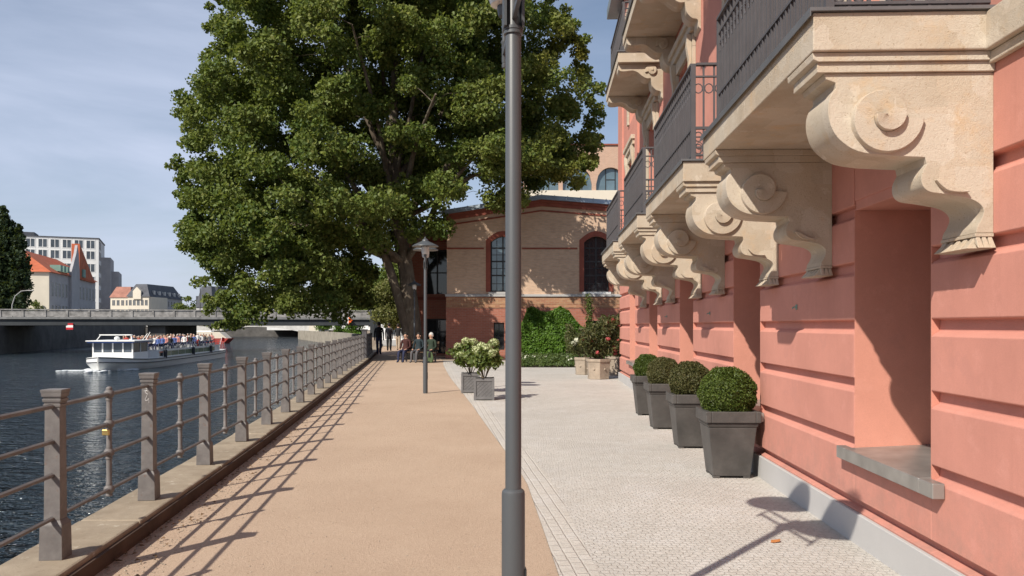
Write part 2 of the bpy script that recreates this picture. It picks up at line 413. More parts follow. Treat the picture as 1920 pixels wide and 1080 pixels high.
# ------------------------------------------------------------------ foliage
def leaf_mesh(name, cen, nrm, size, mat, aspect=.75, bias=.6, fold=.25):
    """one mesh of small folded leaves at the given centres; the normal leans to nrm by bias"""
    n = len(cen)
    cen = np.asarray(cen, float); nrm = np.asarray(nrm, float)
    rd = RNG.normal(size=(n, 3)); rd /= np.linalg.norm(rd, axis=1, keepdims=True)
    N = nrm * bias + rd * (1 - bias); N /= np.linalg.norm(N, axis=1, keepdims=True) + 1e-9
    t = RNG.normal(size=(n, 3)); t -= N * (t * N).sum(1, keepdims=True); t /= np.linalg.norm(t, axis=1, keepdims=True) + 1e-9
    b = np.cross(N, t)
    s = (size * (.65 + .7 * RNG.random(n)))[:, None]
    w = s * aspect
    f = N * (s * fold)
    v = np.empty((n, 4, 3))
    v[:, 0] = cen - t * s * .5
    v[:, 1] = cen + b * w * .5 + f + t * s * .08
    v[:, 2] = cen + t * s * .55
    v[:, 3] = cen - b * w * .5 + f + t * s * .02
    me = bpy.data.meshes.new(name)
    me.vertices.add(n * 4); me.vertices.foreach_set('co', v.reshape(-1))
    me.loops.add(n * 6); me.polygons.add(n * 2)
    idx = (np.arange(n) * 4)[:, None] + np.array([[0, 1, 2, 0, 2, 3]])
    me.loops.foreach_set('vertex_index', idx.reshape(-1).astype(np.int32))
    me.polygons.foreach_set('loop_start', np.arange(0, n * 6, 3, dtype=np.int32))
    me.polygons.foreach_set('loop_total', np.full(n * 2, 3, dtype=np.int32))
    me.materials.append(mat)
    me.update(); me.validate()
    return me

def clump_points(centers, radii, per, flat=.8, up=.25):
    """points on and in fuzzy clumps; returns points and outward normals"""
    P = []; Nn = []
    for c, r, k in zip(centers, radii, per):
        d = RNG.normal(size=(k, 3)); d /= np.linalg.norm(d, axis=1, keepdims=True)
        rr = r * (.30 + .85 * RNG.random(k) ** .75)
        p = d * rr[:, None]; p[:, 2] *= flat
        P.append(p + np.asarray(c)); nn = d.copy(); nn[:, 2] += up; nn /= np.linalg.norm(nn, axis=1, keepdims=True); Nn.append(nn)
    return np.concatenate(P), np.concatenate(Nn)

# ------------------------------------------------------------------ camera, light, sky
H = 1.6
cam = bpy.data.cameras.new('camera'); camo = bpy.data.objects.new('camera', cam); C.objects.link(camo)
cam.sensor_width = 36; cam.lens = 1500 / 1920 * 36; cam.shift_y = 70 / 1920
cam.clip_start = .1; cam.clip_end = 6000
camo.location = (0, 0, H); camo.rotation_euler = (PI / 2, 0, 0)
sc = bpy.context.scene
sc.camera = camo
EL = math.radians(41.0); RATIO = .80
hd = Vector((RATIO, 1, 0)).normalized()
ldir = Vector((hd.x * math.cos(EL), hd.y * math.cos(EL), -math.sin(EL)))
sun = bpy.data.lights.new('sun', 'SUN'); suno = bpy.data.objects.new('sun', sun); C.objects.link(suno)
sun.energy = 5.0; sun.angle = math.radians(.53); sun.color = (1, .93, .82)
suno.rotation_euler = ldir.to_track_quat('-Z', 'Y').to_euler()
suno.location = (-20, -20, 40)
w = bpy.data.worlds.new('World'); sc.world = w; w.use_nodes = True
wn = w.node_tree.nodes; wl = w.node_tree.links
bg = wn['Background']
sky = wn.new('ShaderNodeTexSky'); sky.sky_type = 'NISHITA'; sky.sun_disc = False
sky.sun_elevation = EL; sky.sun_rotation = math.atan2(-hd.x, -hd.y)
sky.altitude = 40; sky.air_density = 1.0; sky.dust_density = .9; sky.ozone_density = 1.6
tc = wn.new('ShaderNodeTexCoord')
mp = wn.new('ShaderNodeMapping'); mp.inputs['Scale'].default_value = (1.1, 1.1, 5.5); mp.inputs['Rotation'].default_value = (.12, .10, .3)
wl.new(tc.outputs['Generated'], mp.inputs['Vector'])
cn = wn.new('ShaderNodeTexNoise'); cn.inputs['Scale'].default_value = 2.2; cn.inputs['Detail'].default_value = 7; cn.inputs['Roughness'].default_value = .55; cn.inputs['Distortion'].default_value = .4
wl.new(mp.outputs[0], cn.inputs['Vector'])
cr = wn.new('ShaderNodeMapRange'); cr.inputs[1].default_value = .33; cr.inputs[2].default_value = .70; cr.inputs[3].default_value = .45; cr.inputs[4].default_value = 1.0
wl.new(cn.outputs['Fac'], cr.inputs[0])
mx = wn.new('ShaderNodeMix'); mx.data_type = 'RGBA'
sx_ = wn.new('ShaderNodeSeparateXYZ'); wl.new(tc.outputs['Generated'], sx_.inputs[0])
cx_ = wn.new('ShaderNodeMapRange'); cx_.inputs[1].default_value = -.30; cx_.inputs[2].default_value = .12; cx_.inputs[3].default_value = 1.0; cx_.inputs[4].default_value = .42
wl.new(sx_.outputs[0], cx_.inputs[0])
cz_ = wn.new('ShaderNodeMapRange'); cz_.inputs[1].default_value = .15; cz_.inputs[2].default_value = .42; cz_.inputs[3].default_value = 1.0; cz_.inputs[4].default_value = .55
wl.new(sx_.outputs[2], cz_.inputs[0])
ml = wn.new('ShaderNodeMath'); ml.operation = 'MULTIPLY'; wl.new(cr.outputs[0], ml.inputs[0]); wl.new(cx_.outputs[0], ml.inputs[1])
ml2 = wn.new('ShaderNodeMath'); ml2.operation = 'MULTIPLY'; wl.new(ml.outputs[0], ml2.inputs[0]); wl.new(cz_.outputs[0], ml2.inputs[1])
wl.new(ml2.outputs[0], mx.inputs[0]); wl.new(sky.outputs[0], mx.inputs[6]); mx.inputs[7].default_value = (6.6, 7.35, 9.3, 1)
wl.new(mx.outputs[2], bg.inputs[0]); bg.inputs[1].default_value = .085
sc.view_settings.view_transform = 'Standard'; sc.view_settings.look = 'None'; sc.view_settings.exposure = .22; sc.view_settings.gamma = 1
sc.cycles.use_denoising = True
sc.cycles.max_bounces = 8; sc.cycles.diffuse_bounces = 4; sc.cycles.transparent_max_bounces = 8
sc.cycles.sample_clamp_indirect = 6

# ------------------------------------------------------------------ setting
WZ = -1.8                                   # water level
FPT = [(-40, 1.7), (-20, -.35), (0, -2.37), (5.03, -2.87), (10.14, -3.42), (15.3, -4.04), (19.7, -4.60), (27, -5.50), (35, -6.47), (46, -7.95), (62, -10.3), (70, -11.5)]
def fx(y): return float(np.interp(y, [p[0] for p in FPT], [p[1] for p in FPT]))     # fence line
def wx(y): return 2.33 + .0347 * y               # face of the red house
mb = MB(); S = 3000
mb.quad((-S, -200, WZ), (S, -200, WZ), (S, S, WZ), (-S, S, WZ)); tag(mb.build('water', M['water']), kind='structure')

def sheet(name, poly, z, mat, depth=0, kind='structure'):
    m = MB(); n = len(poly)
    if depth:
        m.prism(poly, lambda p, t: (p[0], p[1], z - depth + depth * t))
    else:
        m.add([(p[0], p[1], z) for p in poly], [list(range(n))])
    o = m.build(name, mat); tag(o, kind=kind); return o
quay = [(fx(p[1]) - .05 if 0 else p[1] - .05, p[0]) for p in FPT] + [(-15.5, 90), (-19.3, 105), (-30, 140), (-52, 196), (-50, 215), (-70, 330), (-260, 420), (-1500, 900)]
sheet('ground', quay + [(-1500, 2500), (2500, 2500), (2500, -40)], 0, M['earth'], 4)
edge = [(.60, -6), (.30, 5.1), (.14, 8.3), (-.38, 12.5), (-.80, 16), (-1.90, 24.5), (-2.75, 32), (-3.1, 36)]
def edge_x(y):
    for (a, b), (c, d) in zip(edge, edge[1:]):
        if b <= y <= d: return a + (c - a) * (y - b) / (d - b)
    return edge[-1][0]
ys = [-6 + i * 1.0 for i in range(43)]
sheet('sand_path', [(fx(y) + .19, y) for y in (-6, 0, 5.03, 10.14, 15.3, 19.7, 27, 35, 46, 60)] + [(-3.4, 60), (-3.4, 38)] + [(edge_x(y), y) for y in ys[::-1]], .006, M['sand'])
sheet('edge_strip', [(edge_x(y), y) for y in ys] + [(edge_x(y) + .26, y) for y in ys[::-1]], .012, M['setts_edge'])
sheet('pavement', [(edge_x(y) + .26, y) for y in ys if y <= 36] + [(.4, 36), (.4, 30.2), (14, 30.2), (14, 23.5), (3.3, 23.5), (wx(-6) + .05, -6)], .010, M['setts'])
sheet('far_pavement', [(-10.2, 62), (-3.4, 62), (-3.4, 90), (-15.3, 90)], .02, M['asphalt'])
# coping kerb along the quay
m = MB()
ycs = [-6 + 2.4 * i for i in range(31)]
for a, b in zip(ycs, ycs[1:]):
    b2 = b - .012
    j = random.uniform(-.006, .006)
    P = [(fx(a) - .27, a, -.45), (fx(a) + .19, a, -.45), (fx(b2) + .19, b2, -.45), (fx(b2) - .27, b2, -.45)]
    Q = [(p[0], p[1], .14 + j) for p in P]
    m.add(P + Q, [(0, 3, 2, 1), (4, 5, 6, 7), (0, 1, 5, 4), (1, 2, 6, 5), (2, 3, 7, 6), (3, 0, 4, 7)])
tag(m.build('kerb', M['coping'], bevel=.018), kind='structure')
m = MB()  # added dark brown strip, the kerb face's shade put into its colour
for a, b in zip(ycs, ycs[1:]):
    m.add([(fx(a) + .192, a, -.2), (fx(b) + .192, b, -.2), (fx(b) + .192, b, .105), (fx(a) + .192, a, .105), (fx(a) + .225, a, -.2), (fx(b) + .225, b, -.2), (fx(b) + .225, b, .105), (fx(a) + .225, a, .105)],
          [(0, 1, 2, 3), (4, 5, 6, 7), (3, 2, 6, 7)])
tag(m.build('kerb_shade_strip', M['kerb_shade']), kind='structure')
# quay wall faces
m = MB()
for (a, b) in zip([p[0] for p in FPT], [p[0] for p in FPT][1:]):
    m.add([(fx(a) - .12, a, -4), (fx(b) - .12, b, -4), (fx(b) - .12, b, -.02), (fx(a) - .12, a, -.02), (fx(a) - .06, a, -4), (fx(b) - .06, b, -4), (fx(b) - .06, b, -.02), (fx(a) - .06, a, -.02)],
          [(0, 1, 2, 3), (4, 5, 6, 7), (0, 1, 5, 4), (3, 2, 6, 7)])
tag(m.build('quay_wall', M['dark_stone']), 'low stone quay wall under the railing beside the sand path', 'wall')

# ------------------------------------------------------------------ quay railing
fence = thing('quay_railing', 'long grey iron railing with square posts along the river edge', 'railing', (0, 0, 0))
fang = math.atan(.1005)
pm = MB()
pm.frustum((0, 0, 0), (.070, .070), (.066, .066), .215)
pm.frustum((0, 0, .215), (.066, .066), (.049, .049), .03)
pm.frustum((0, 0, .245), (.049, .049), (.045, .045), .705)
for z, a, h in ((.95, .050, .018), (.968, .047, .014), (.982, .054, .020), (1.002, .050, .012), (1.014, .058, .024), (1.038, .062, .022)):
    pm.frustum((0, 0, z), (a, a), (a + .003, a + .003), h)
post = pm.build('post', M['fence'], fence, bevel=.003)
bmb = MB()
zr = (.255, .525, .735, .955)           # rail heights over the coping
prof = [(.012, .215), (.018, .22)]
for i, z in enumerate(zr):
    prof += [(.019, z - .05), (.024, z - .046), (.024, z - .038), (.021, z - .03), (.034, z - .018), (.037, z), (.034, z + .018), (.021, z + .03), (.022, z + .045), (.019, z + .05)]
prof += [(.012, 1.01), (0, 1.012)]
bmb.lathe(prof, n=12)
balu = bmb.build('baluster', M['fence'], fence, smooth=40)
ZC = .14
py = [5.03 + 1.7 * i for i in range(-3, 23)]
for i, y in enumerate(py):
    o = post if i == 0 else post.copy()
    if i: C.objects.link(o)
    o.location = (fx(y), y, ZC); o.rotation_euler = (0, 0, fang)
    if i < len(py) - 1:
        o = balu if i == 0 else balu.copy()
        if i: C.objects.link(o)
        o.location = (fx(y + .85), y + .85, ZC)
for k, z in enumerate(zr):
    m = MB(); pts = []
    m.tube([(fx(y), y, ZC + z) for y in py], .0155, 6, ph=PI / 6)
    m.build('rail', M['fence'], fence)
# heavier end pillar
m = MB(); y = 35.3
m.box((fx(y), y, ZC + .62), (.20, .30, 1.24), fang); m.box((fx(y), y, ZC + 1.26), (.26, .36, .05), fang)
tag(m.build('railing_pillar', M['cloth_grey']), 'dark flat pillar where the railing runs into the tree shade', 'pillar')
# padlock
y = 5.03 + .85
lk = thing('padlock', 'small brass padlock hanging on the railing between the first two posts', 'padlock', (fx(y) + .0, y - .055, ZC + .735))
m = MB(); m.box((0.004, 0, -.055), (.05, .02, .042)); m.build('lock_body', M['brass'], lk, bevel=.004)
m = MB(); m.tube([(-.012, 0, -.035), (-.012, 0, .0), (-.006, 0, .018), (.008, 0, .018), (.02, 0, .0), (.02, 0, -.035)], .004, 6); m.build('shackle', M['lead'], lk)

# ------------------------------------------------------------------ street lamps
def lamp(label, x, y):
    r = thing('street_lamp', label, 'street lamp', (x, y, 0), fang, 'twin headed lamps along the path')
    m = MB(); m.lathe([(.037, 0), (.0355, 3.12), (.030, 3.14), (.030, 3.22), (.012, 3.25), (.0, 3.26)], n=28); m.build('pole', M['pole'], r, smooth=40)
    m = MB(); m.lathe([(.054, 0), (.053, .838), (.051, .850), (.044, .858), (.036, .862)], n=28); m.build('pole_sleeve', M['pole'], r, smooth=30)
    for z in (2.93, 3.10):
        m = MB(); m.lathe([(.036, z - .018), (.044, z - .016), (.044, z - .003), (.040, z), (.044, z + .003), (.044, z + .016), (.036, z + .018)], n=24)
        m.build('collar', M['pole'], r, smooth=30)
    m = MB()
    for z in (2.985, 3.135):
        m.box((0, 0, z), (.018, .92, .026))
    m.box((.04, 0, 3.02), (.012, .10, .16)); m.box((-.04, 0, 3.02), (.012, .10, .16))
    m.build('crossbar', M['pole'], r)
    for sgn in (-1, 1):
        m = MB(); yy = sgn * .45
        m.lathe([(.0, 2.905), (.012, 2.91), (.014, 2.925), (.010, 2.93), (.013, 2.94), (.013, 3.03), (.016, 3.035), (.016, 3.045), (.011, 3.05), (.013, 3.16), (.030, 3.17), (.036, 3.20), (.036, 3.225), (.028, 3.23)], (0, yy, 0), 16)
        hd_ = m.build('lamp_holder', M['pole'], r, smooth=40)
        m = MB(); m.lathe([(.034, 3.222), (.070, 3.228), (.085, 3.27), (.092, 3.395), (.07, 3.42)], (0, yy, 0), 20); m.build('lamp_glass', M['lamp_glass'], hd_, smooth=40)
        m = MB(); m.lathe([(.0, 3.405), (.10, 3.405), (.30, 3.40), (.306, 3.405), (.302, 3.415), (.23, 3.455), (.13, 3.50), (.075, 3.525), (.07, 3.55), (.045, 3.575), (.02, 3.585), (.016, 3.62), (.0, 3.63)], (0, yy, 0), 32); m.build('lamp_shade', M['pole'], hd_, smooth=35)
    m = MB(); m.box((.052, 0, .42), (.012, .05, .16)); m.build('service_door', M['frame_dark'], r)
    return r
lamp('dark grey lamp post with thick base sleeve standing closest in front of the paving', .006, 3.62)
lamp('grey twin headed lamp post standing between the sand path and the hydrangea planters', -2.03, 18.75)
lamp('small distant lamp post beside the bench and the big tree trunk', -4.40, 36.1)

# ------------------------------------------------------------------ red house
RZ = -math.atan(.0347)
house = thing('red_house', 'salmon red plastered house with rusticated piers and stone balconies', 'house', (2.33, 0, 0), RZ)
NCE = [5.35 + 3.7 * k for k in range(-1, 5)]       # niche centres along the wall
NHW = .585
def pier_profile():
    """(u, z) outline of the rusticated face, u>0 towards the path"""
    P = [(-.65, .0), (.0, .0)]
    P = [(-.98, .0), (0.0, 0.0), (0.0, .245)]
    for zc in (.28, .73, 1.17, 1.60, 2.03, 2.45):
        if zc == .28:
            P += [(-.018, .250), (-.060, .262)]
        else:
            P += [(.0, zc - .066), (-.016, zc - .050), (-.048, zc - .034)]
        P += [(-.054, zc + .034), (-.008, zc + .038), (.0, zc + .044)]
    P += [(.0, 2.995), (-.98, 2.995)]
    return P
PP = pier_profile()
m = MB()
bounds = [-3.0]
for c in NCE: bounds += [c - NHW, c + NHW]
bounds += [23.35]
for i in range(0, len(bounds), 2):
    v0, v1 = bounds[i], bounds[i + 1]
    m.prism(PP, lambda p, t: (-p[0], v0 + (v1 - v0) * t, p[1]))
# parapet below every niche and lintel above it
for c in NCE:
    low = [q for q in PP if q[1] <= .60 and q[0] > -.9]
    low = [(-.98, .0)] + low + [(.0, .625), (-.98, .625)]
    m.prism(low, lambda p, t: (-p[0], c - NHW + 2 * NHW * t, p[1]))
    m.bx(.014, .90, c - NHW + .002, c + NHW - .002, 2.45, 2.995)
    m.bx(.004, .1, c - NHW + .002, c + NHW - .002, 2.52, 2.93)
wall = m.build('wall', M['plaster'], house, bevel=.004)
# smooth linings of the niches: jambs and back
for c in NCE:
    for s in (-1, 1):
        m = MB(); m.bx(.003, .93, c + s * NHW - s * .0025, c + s * (NHW + .02) * 1 - s * .03, .630, 2.449)
        m.build('niche_lining', M['plaster_smooth'], house)
# smooth upper wall with door openings
m = MB()
ZU = 3.2
HW = .62
def upper(z0, z1, zo):
    """band z0..z1 with openings from zo[0] to zo[1]"""
    bd = [-3.0]
    for c in NCE: bd += [c - HW, c + HW]
    bd += [23.35]
    for i in range(0, len(bd), 2):
        m.bx(.0, .65, bd[i], bd[i + 1], z0, z1)
    for c in NCE:
        if zo[0] > z0: m.bx(.0, .65, c - HW, c + HW, z0, zo[0])
        m.bx(.0, .65, c - HW, c + HW, zo[1], z1)
upper(3.205, 6.55, (3.24, 5.75)); upper(6.555, 10.6, (6.80, 9.1))
m.bx(.0, .65, -3, 23.35, 2.997, 3.203)
# flat pilaster strips at the far corner
m.bx(-.05, -.001, 22.2, 23.3, 3.25, 10.55); m.bx(-.05, -.001, 18.75, 19.25, 3.25, 10.55)
m.build('upper_wall', M['plaster'], house)
m = MB(); m.bx(.99, 9, -3, 23.3, .0, 10.6); m.build('house_core', M['plaster'], house)
m = MB(); m.bx(-.35, 9.2, -3.2, 23.6, 10.62, 10.9); m.build('roof', M['zinc'], house)
m = MB(); m.bx(-.035, -.002, -3, 23.36, .0, .235); m.bx(-.035, .6, 23.36, 23.40, 0, .235); m.build('plinth', M['plinth'], house, bevel=.006)
m = MB(); m.bx(-.07, -.002, -3, 23.40, 3.0, 3.19); m.bx(-.035, -.002, -3, 23.39, 2.94, 2.998); m.build('string_course', M['stone'], house, bevel=.006)
sill0 = None
for c in NCE:
    m = MB()
    v0, v1 = c - NHW - .17, c + NHW + .15
    m.prism([(-.80, .735), (.075, .69), (.075, .60), (.055, .60), (.05, .61), (-.0, .61), (-.0, .628), (-.80, .628)][::-1], lambda p, t: (-p[0], (c - NHW + .003) + (2 * NHW - .006) * t, p[1]))
    m.bx(-.075, -.004, v0, c - NHW + .002, .60, .69); m.bx(-.075, -.004, c + NHW - .002, v1, .60, .69)
    m.build('window_sill', M['sill'], house, bevel=.005)
    m = MB()
    x0, x1 = .76, .82
    for a, b in ((c - NHW + .01, c - NHW + .08), (c + NHW - .08, c + NHW - .01), (c - .035, c + .035)):
        m.bx(x0, x1, a, b, .738, 2.445)
    for z in (.74, 1.85, 2.37): m.bx(x0 + .002, x1 - .002, c - NHW + .012, c + NHW - .012, z, z + .07)
    f = m.build('window', M['frame_pale'], house)
    m = MB(); m.bx(.785, .795, c - NHW + .02, c + NHW - .02, .715, 2.43); m.build('pane', M['glass'], f)
    # upper french doors in stone surrounds
    for z0, z1 in ((3.24, 5.75), (6.80, 9.1)):
        m = MB()
        for s in (-1, 1):
            m.bx(-.055, -.002, c + s * HW, c + s * (HW + .20), z0 + .0, z1 + .02)
        m.bx(-.055, -.002, c - HW - .2, c + HW + .2, z1 + .021, z1 + .22); m.bx(-.14, -.002, c - HW - .32, c + HW + .32, z1 + .34, z1 + .44)
        m.bx(-.10, -.002, c - HW - .28, c + HW + .28, z1 + .22, z1 + .339)
        for s in (-1, 1):
            m.prism([(.0, z1 + .21), (.10, z1 + .21), (.09, z1 + .02), (.05, z1 - .18), (.056, z1 - .3), (.0, z1 - .3)], lambda p, t: (-.056 - p[0] * .8, c + s * (HW + .03 + .13 * t), p[1]))
        m.build('door_surround', M['stone'], house, bevel=.006)
        m = MB()
        for a, b in ((c - HW + .003, c - HW + .09), (c + HW - .09, c + HW - .003), (c - .05, c + .05)):
            m.bx(.20, .27, a, b, z0 + .002, z1 - .002)
        for z in (z0 + .003, z0 + .75, z1 - .55, z1 - .09): m.bx(.202, .268, c - HW + .004, c + HW - .004, z, z + .085)
        f = m.build('balcony_door', M['frame_pale'], house)
        m = MB(); m.bx(.23, .24, c - HW + .01, c + HW - .01, z0 + .01, z1 - .01); m.build('pane', M['glass'], f)

# ---- balconies
def spiral(m, cu, cz, ym, side, R=.215, turns=1.5, r1=.05, a0=0.0, hmax=.05):
    """snail relief: ribbon that rises towards the centre; side = -1 near face, +1 far face"""
    n = 72; V = []; F = []
    def rad(th): return R * (1 - th / (2 * PI * turns)) + r1 * (th / (2 * PI * turns))
    def ht(th): return .026 + hmax * min(1, th / (2 * PI * turns))
    for i in range(n + 1):
        th = 2 * PI * turns * i / n
        ro = rad(th)
        ri = rad(th + 2 * PI) + .004 if th + 2 * PI < 2 * PI * turns else 0
        ho = ht(th)
        ca, sa = math.cos(a0 + th), math.sin(a0 + th)
        for r, h in ((ro + .004, 0), (ro, ho), (ri, ho + .004)):
            V.append((-(cu + r * ca), ym + side * h, cz + r * sa))
    for i in range(n):
        for k in range(2):
            F.append([i * 3 + k, i * 3 + k + 1, i * 3 + k + 4, i * 3 + k + 3])
    m.add(V, F)

CP = [(.86, 2.90), (.848, 2.872), (.80, 2.855), (.798, 2.825), (.826, 2.785), (.838, 2.73), (.834, 2.67), (.814, 2.61), (.776, 2.557), (.70, 2.505), (.60, 2.482), (.47, 2.472), (.345, 2.466),
      (.337, 2.430), (.362, 2.375), (.357, 2.32), (.322, 2.288), (.255, 2.277), (.185, 2.265), (.115, 2.25), (.066, 2.222), (.048, 2.185), (.062, 2.14), (.082, 2.105), (.088, 2.075)]
def corbel_mesh(parent, v0):
    T = .35
    m = MB()
    out = [(.0, 2.90)] + CP[:3] + catmull(CP[3:13], 4) + catmull(CP[13:], 4) + [(.0, 2.075)]
    m.prism(out, lambda p, t: (-p[0], T * t, p[1]))
    m.bx(-.90, -.002, -.018, T + .018, 2.902, 2.952)
    m.prism([(.0, 2.953), (.90, 2.953), (.925, 2.965), (.93, 2.998), (.0, 2.998)], lambda p, t: (-p[0], -.035 + (T + .07) * t, p[1]))
    # leaf blocks at the lower scroll, and the fluted foot
    m.prism([(.0, 2.073), (.094, 2.073), (.094, 2.055), (.0, 2.055)], lambda p, t: (-p[0], -.004 + (T + .008) * t, p[1]))
    for k in range(5):
        c = T * (k + .5) / 5
        m.add([(-.085, c - .016, 2.054), (-.085, c + .016, 2.054), (-.135, c + .033, 1.995), (-.135, c - .033, 1.995), (.0, c - .016, 2.054), (.0, c + .016, 2.054), (.0, c + .033, 1.995), (.0, c - .033, 1.995)],
              [(0, 1, 2, 3), (4, 5, 6, 7), (0, 1, 5, 4), (1, 2, 6, 5), (2, 3, 7, 6), (3, 0, 4, 7)])
    for k in range(3):
        c = .018 + .030 * k
        for ym, s in ((-.0, -1), (T, 1)):
            m.add([(-c + .010, ym, 2.054), (-c - .010, ym, 2.054), (-c - .016, ym + s * .03, 1.995), (-c + .016, ym + s * .03, 1.995), (-c + .01, ym - s * .05, 2.054), (-c - .01, ym - s * .05, 2.054)],
                  [(0, 1, 2, 3), (0, 3, 4), (1, 5, 2), (2, 5, 4, 3)])
    for ym, s in ((-.0, -1), (T, 1)):
        spiral(m, .565, 2.672, ym, s, R=.205, turns=1.5, a0=PI + .05)
        # raised leaf on the lower bracket
        leaf = catmull([(.30, 2.345), (.255, 2.335), (.19, 2.30), (.13, 2.285), (.19, 2.282), (.25, 2.295)], 4, True)
        m.prism(leaf, lambda p, t: (-p[0], ym + s * .03 * t, p[1]))
    o = m.build('corbel', M['stone'], parent, smooth=32, bevel=.005); o.location = (0, v0, 0)
    return o
UP = [(.84, .0), (.84, -.10), (.80, -.135), (.70, -.14), (.58, -.125), (.48, -.16), (.40, -.225), (.31, -.275), (.235, -.27), (.225, -.33), (.205, -.42), (.13, -.50), (.05, -.525), (.04, -.62), (.0, -.66)]
def upper_corbel(parent, v0):
    T = .36; m = MB()
    m.prism([(.0, .0)] + UP[:2] + catmull(UP[1:9], 4)[1:] + catmull(UP[9:], 4), lambda p, t: (-p[0], T * t, 2.998 + p[1]))
    for ym, s in ((0, -1), (T, 1)):
        spiral(m, .22, 2.998 - .13, ym, s, R=.125, turns=1.7, r1=.02, a0=-.3, hmax=.03)
    o = m.build('corbel', M['stone'], parent, smooth=32, bevel=.005); o.location = (0, v0, 0)
    return o
def railing(parent, L, dep, z0, hh):
    m = MB(); u = dep - .115; a, b = .10, L - .10; zt = z0 + hh
    def bar(p, q, wx_, wz): pass
    # rails along the front
    for z, hgt, wd in ((zt, .022, .055), (zt - .12, .014, .03), (z0 + .32, .016, .03), (z0 + .06, .016, .03)):
        m.bx(-u - wd / 2, -u + wd / 2, a, b, z - hgt / 2, z + hgt / 2)
        for yy in (a, b): m.bx(-u + wd / 2 + .001, -.0, yy - wd / 2, yy + wd / 2, z - hgt / 2, z + hgt / 2)
    n = int((b - a) / .098); st = (b - a) / n
    def ring(c, ax):
        pts = []
        for k in range(13):
            t = 2 * PI * k / 12
            d = .040 * math.cos(t)
            pts.append((c[0] + (d if ax == 0 else 0), c[1] + (d if ax == 1 else 0), c[2] + .046 * math.sin(t)))
        m.tube(pts, .006, 5, caps=False)
    for i in range(n + 1):
        y = a + st * i
        w = .022 if i in (0, n) else .0105
        m.bx(-u - w, -u + w, y - w * .8, y + w * .8, z0 + .002, zt - .012)
        if i < n:
            ring((-u, y + st / 2, zt - .235), 1); ring((-u, y + st / 2, zt - .165), 1)
            m.bx(-u - .006, -u + .006, y + st / 2 - .005, y + st / 2 + .005, z0 + .07, zt - .285)
    k = int(u / .098); sx = u / k
    for yy in (a, b):
        for i in range(k):
            x = -u + sx * i
            if i: m.bx(x - .0085, x + .0085, yy - .0085, yy + .0085, z0 + .002, zt - .012)
            ring((x + sx / 2, yy, zt - .235), 0)
            if i < 2:
                ring((x + sx / 2, yy, z0 + .12), 0); ring((x + sx / 2, yy, z0 + .24), 0)
    return m.build('railing', M['iron'], parent)
def balcony(v0, L=2.74, dep=.935, up=0.0, plain_corbel=False):
    m = MB()
    m.bx(-dep, -.003, 0, L, 3.001, 3.195)
    b = m.build('balcony', M['stone'], house, bevel=.006); b.location = (0, v0, up)
    m = MB(); m.bx(-dep - .022, -.003, -.022, L + .022, 3.197, 3.215); m.bx(-dep - .024, -dep - .018, -.024, L + .024, 3.17, 3.1965); m.build('lead_sheet', M['lead'], b)
    railing(b, L, dep, 3.216, .95)
    if plain_corbel:
        upper_corbel(b, .10); upper_corbel(b, L - .46)
    else:
        corbel_mesh(b, .06); corbel_mesh(b, L - .41)
    return b
for k in range(4):
    if k == 0: b0 = balcony(4.05)
    else:
        c = copy_tree(b0, house); c.location = (0, 4.05 + 3.7 * k, 0)
bu = balcony(11.45, 2.70, .86, 3.54, True)
for k, v in ((3, 15.0), (1, 7.75)):
    c = copy_tree(bu, house); c.location = (0, v, 3.54)

# ------------------------------------------------------------------ potted box balls
def topiary(label, x, y, rb, brown, hp=.70):
    r = thing('potted_topiary', label, 'potted shrub', (x, y, .01), RZ, 'clipped box balls in grey pots along the red wall')
    m = MB()
    m.frustum((0, 0, .022), (.192, .192), (.245, .245), hp - .19)
    for s in (-1, 1):
        for t in (-1, 1): m.box((s * .155, t * .155, .011), (.072, .072, .022))
    m.frustum((0, 0, hp - .168), (.245, .245), (.262, .262), .03); m.frustum((0, 0, hp - .138), (.262, .262), (.262, .262), .02)
    for s in (-1, 1):
        m.box((s * .255, 0, hp - .058), (.055, .565, .116)); m.box((0, s * .255, hp - .058), (.455, .055, .116))
    m.build('pot', M['pot'], r, bevel=.008)
    m = MB(); m.box((0, 0, hp - .06), (.45, .45, .06)); m.build('soil', M['soil'], r)
    zc = hp + rb * .52
    m = MB(); m.ball((0, 0, zc), rb * .88, 20, 14)
    V = []
    for p in m.v:
        d = Vector((p[0], p[1], p[2] - zc)); k = 1 + .03 * math.sin(7 * p[0] / rb + 3 * p[2]) * math.cos(6 * p[1] / rb)
        V.append((d.x * k, d.y * k, d.z * k * .97 + zc))
    m.v = V
    core = m.build('ball', M['leaf_box_brown' if brown else 'leaf_box'], r, smooth=180)
    n = 13000
    d = RNG.normal(size=(n, 3)); d /= np.linalg.norm(d, axis=1, keepdims=True)
    lump = 1 + .035 * np.sin(d[:, 0] * 9 + x) * np.cos(d[:, 1] * 8 + y) + .03 * np.sin(d[:, 2] * 11 + d[:, 0] * 5)
    rr = rb * (.86 + .15 * RNG.random(n)) * lump
    P = d * rr[:, None]; P[:, 2] = P[:, 2] * .97 + zc
    link('clipped_leaves', leaf_mesh('clipped_leaves', P, d, .024, M['leaf_box_brown' if brown else 'leaf_box'], .55, .35), core)
    return r
for i, (lab, y, rb, br, off) in enumerate((('bright green clipped box ball in the grey pot closest to the camera', 8.50, .305, False, .335),
        ('round dark box ball in the second grey pot counting from the near end', 10.52, .283, True, .345),
        ('brownish tinged box ball in the third grey pot from the near end', 12.42, .268, True, .40),
        ('small mid green box ball in the grey pot at the far end of the row', 14.3, .255, False, .40))):
    topiary(lab, wx(y) - off, y, rb, br)

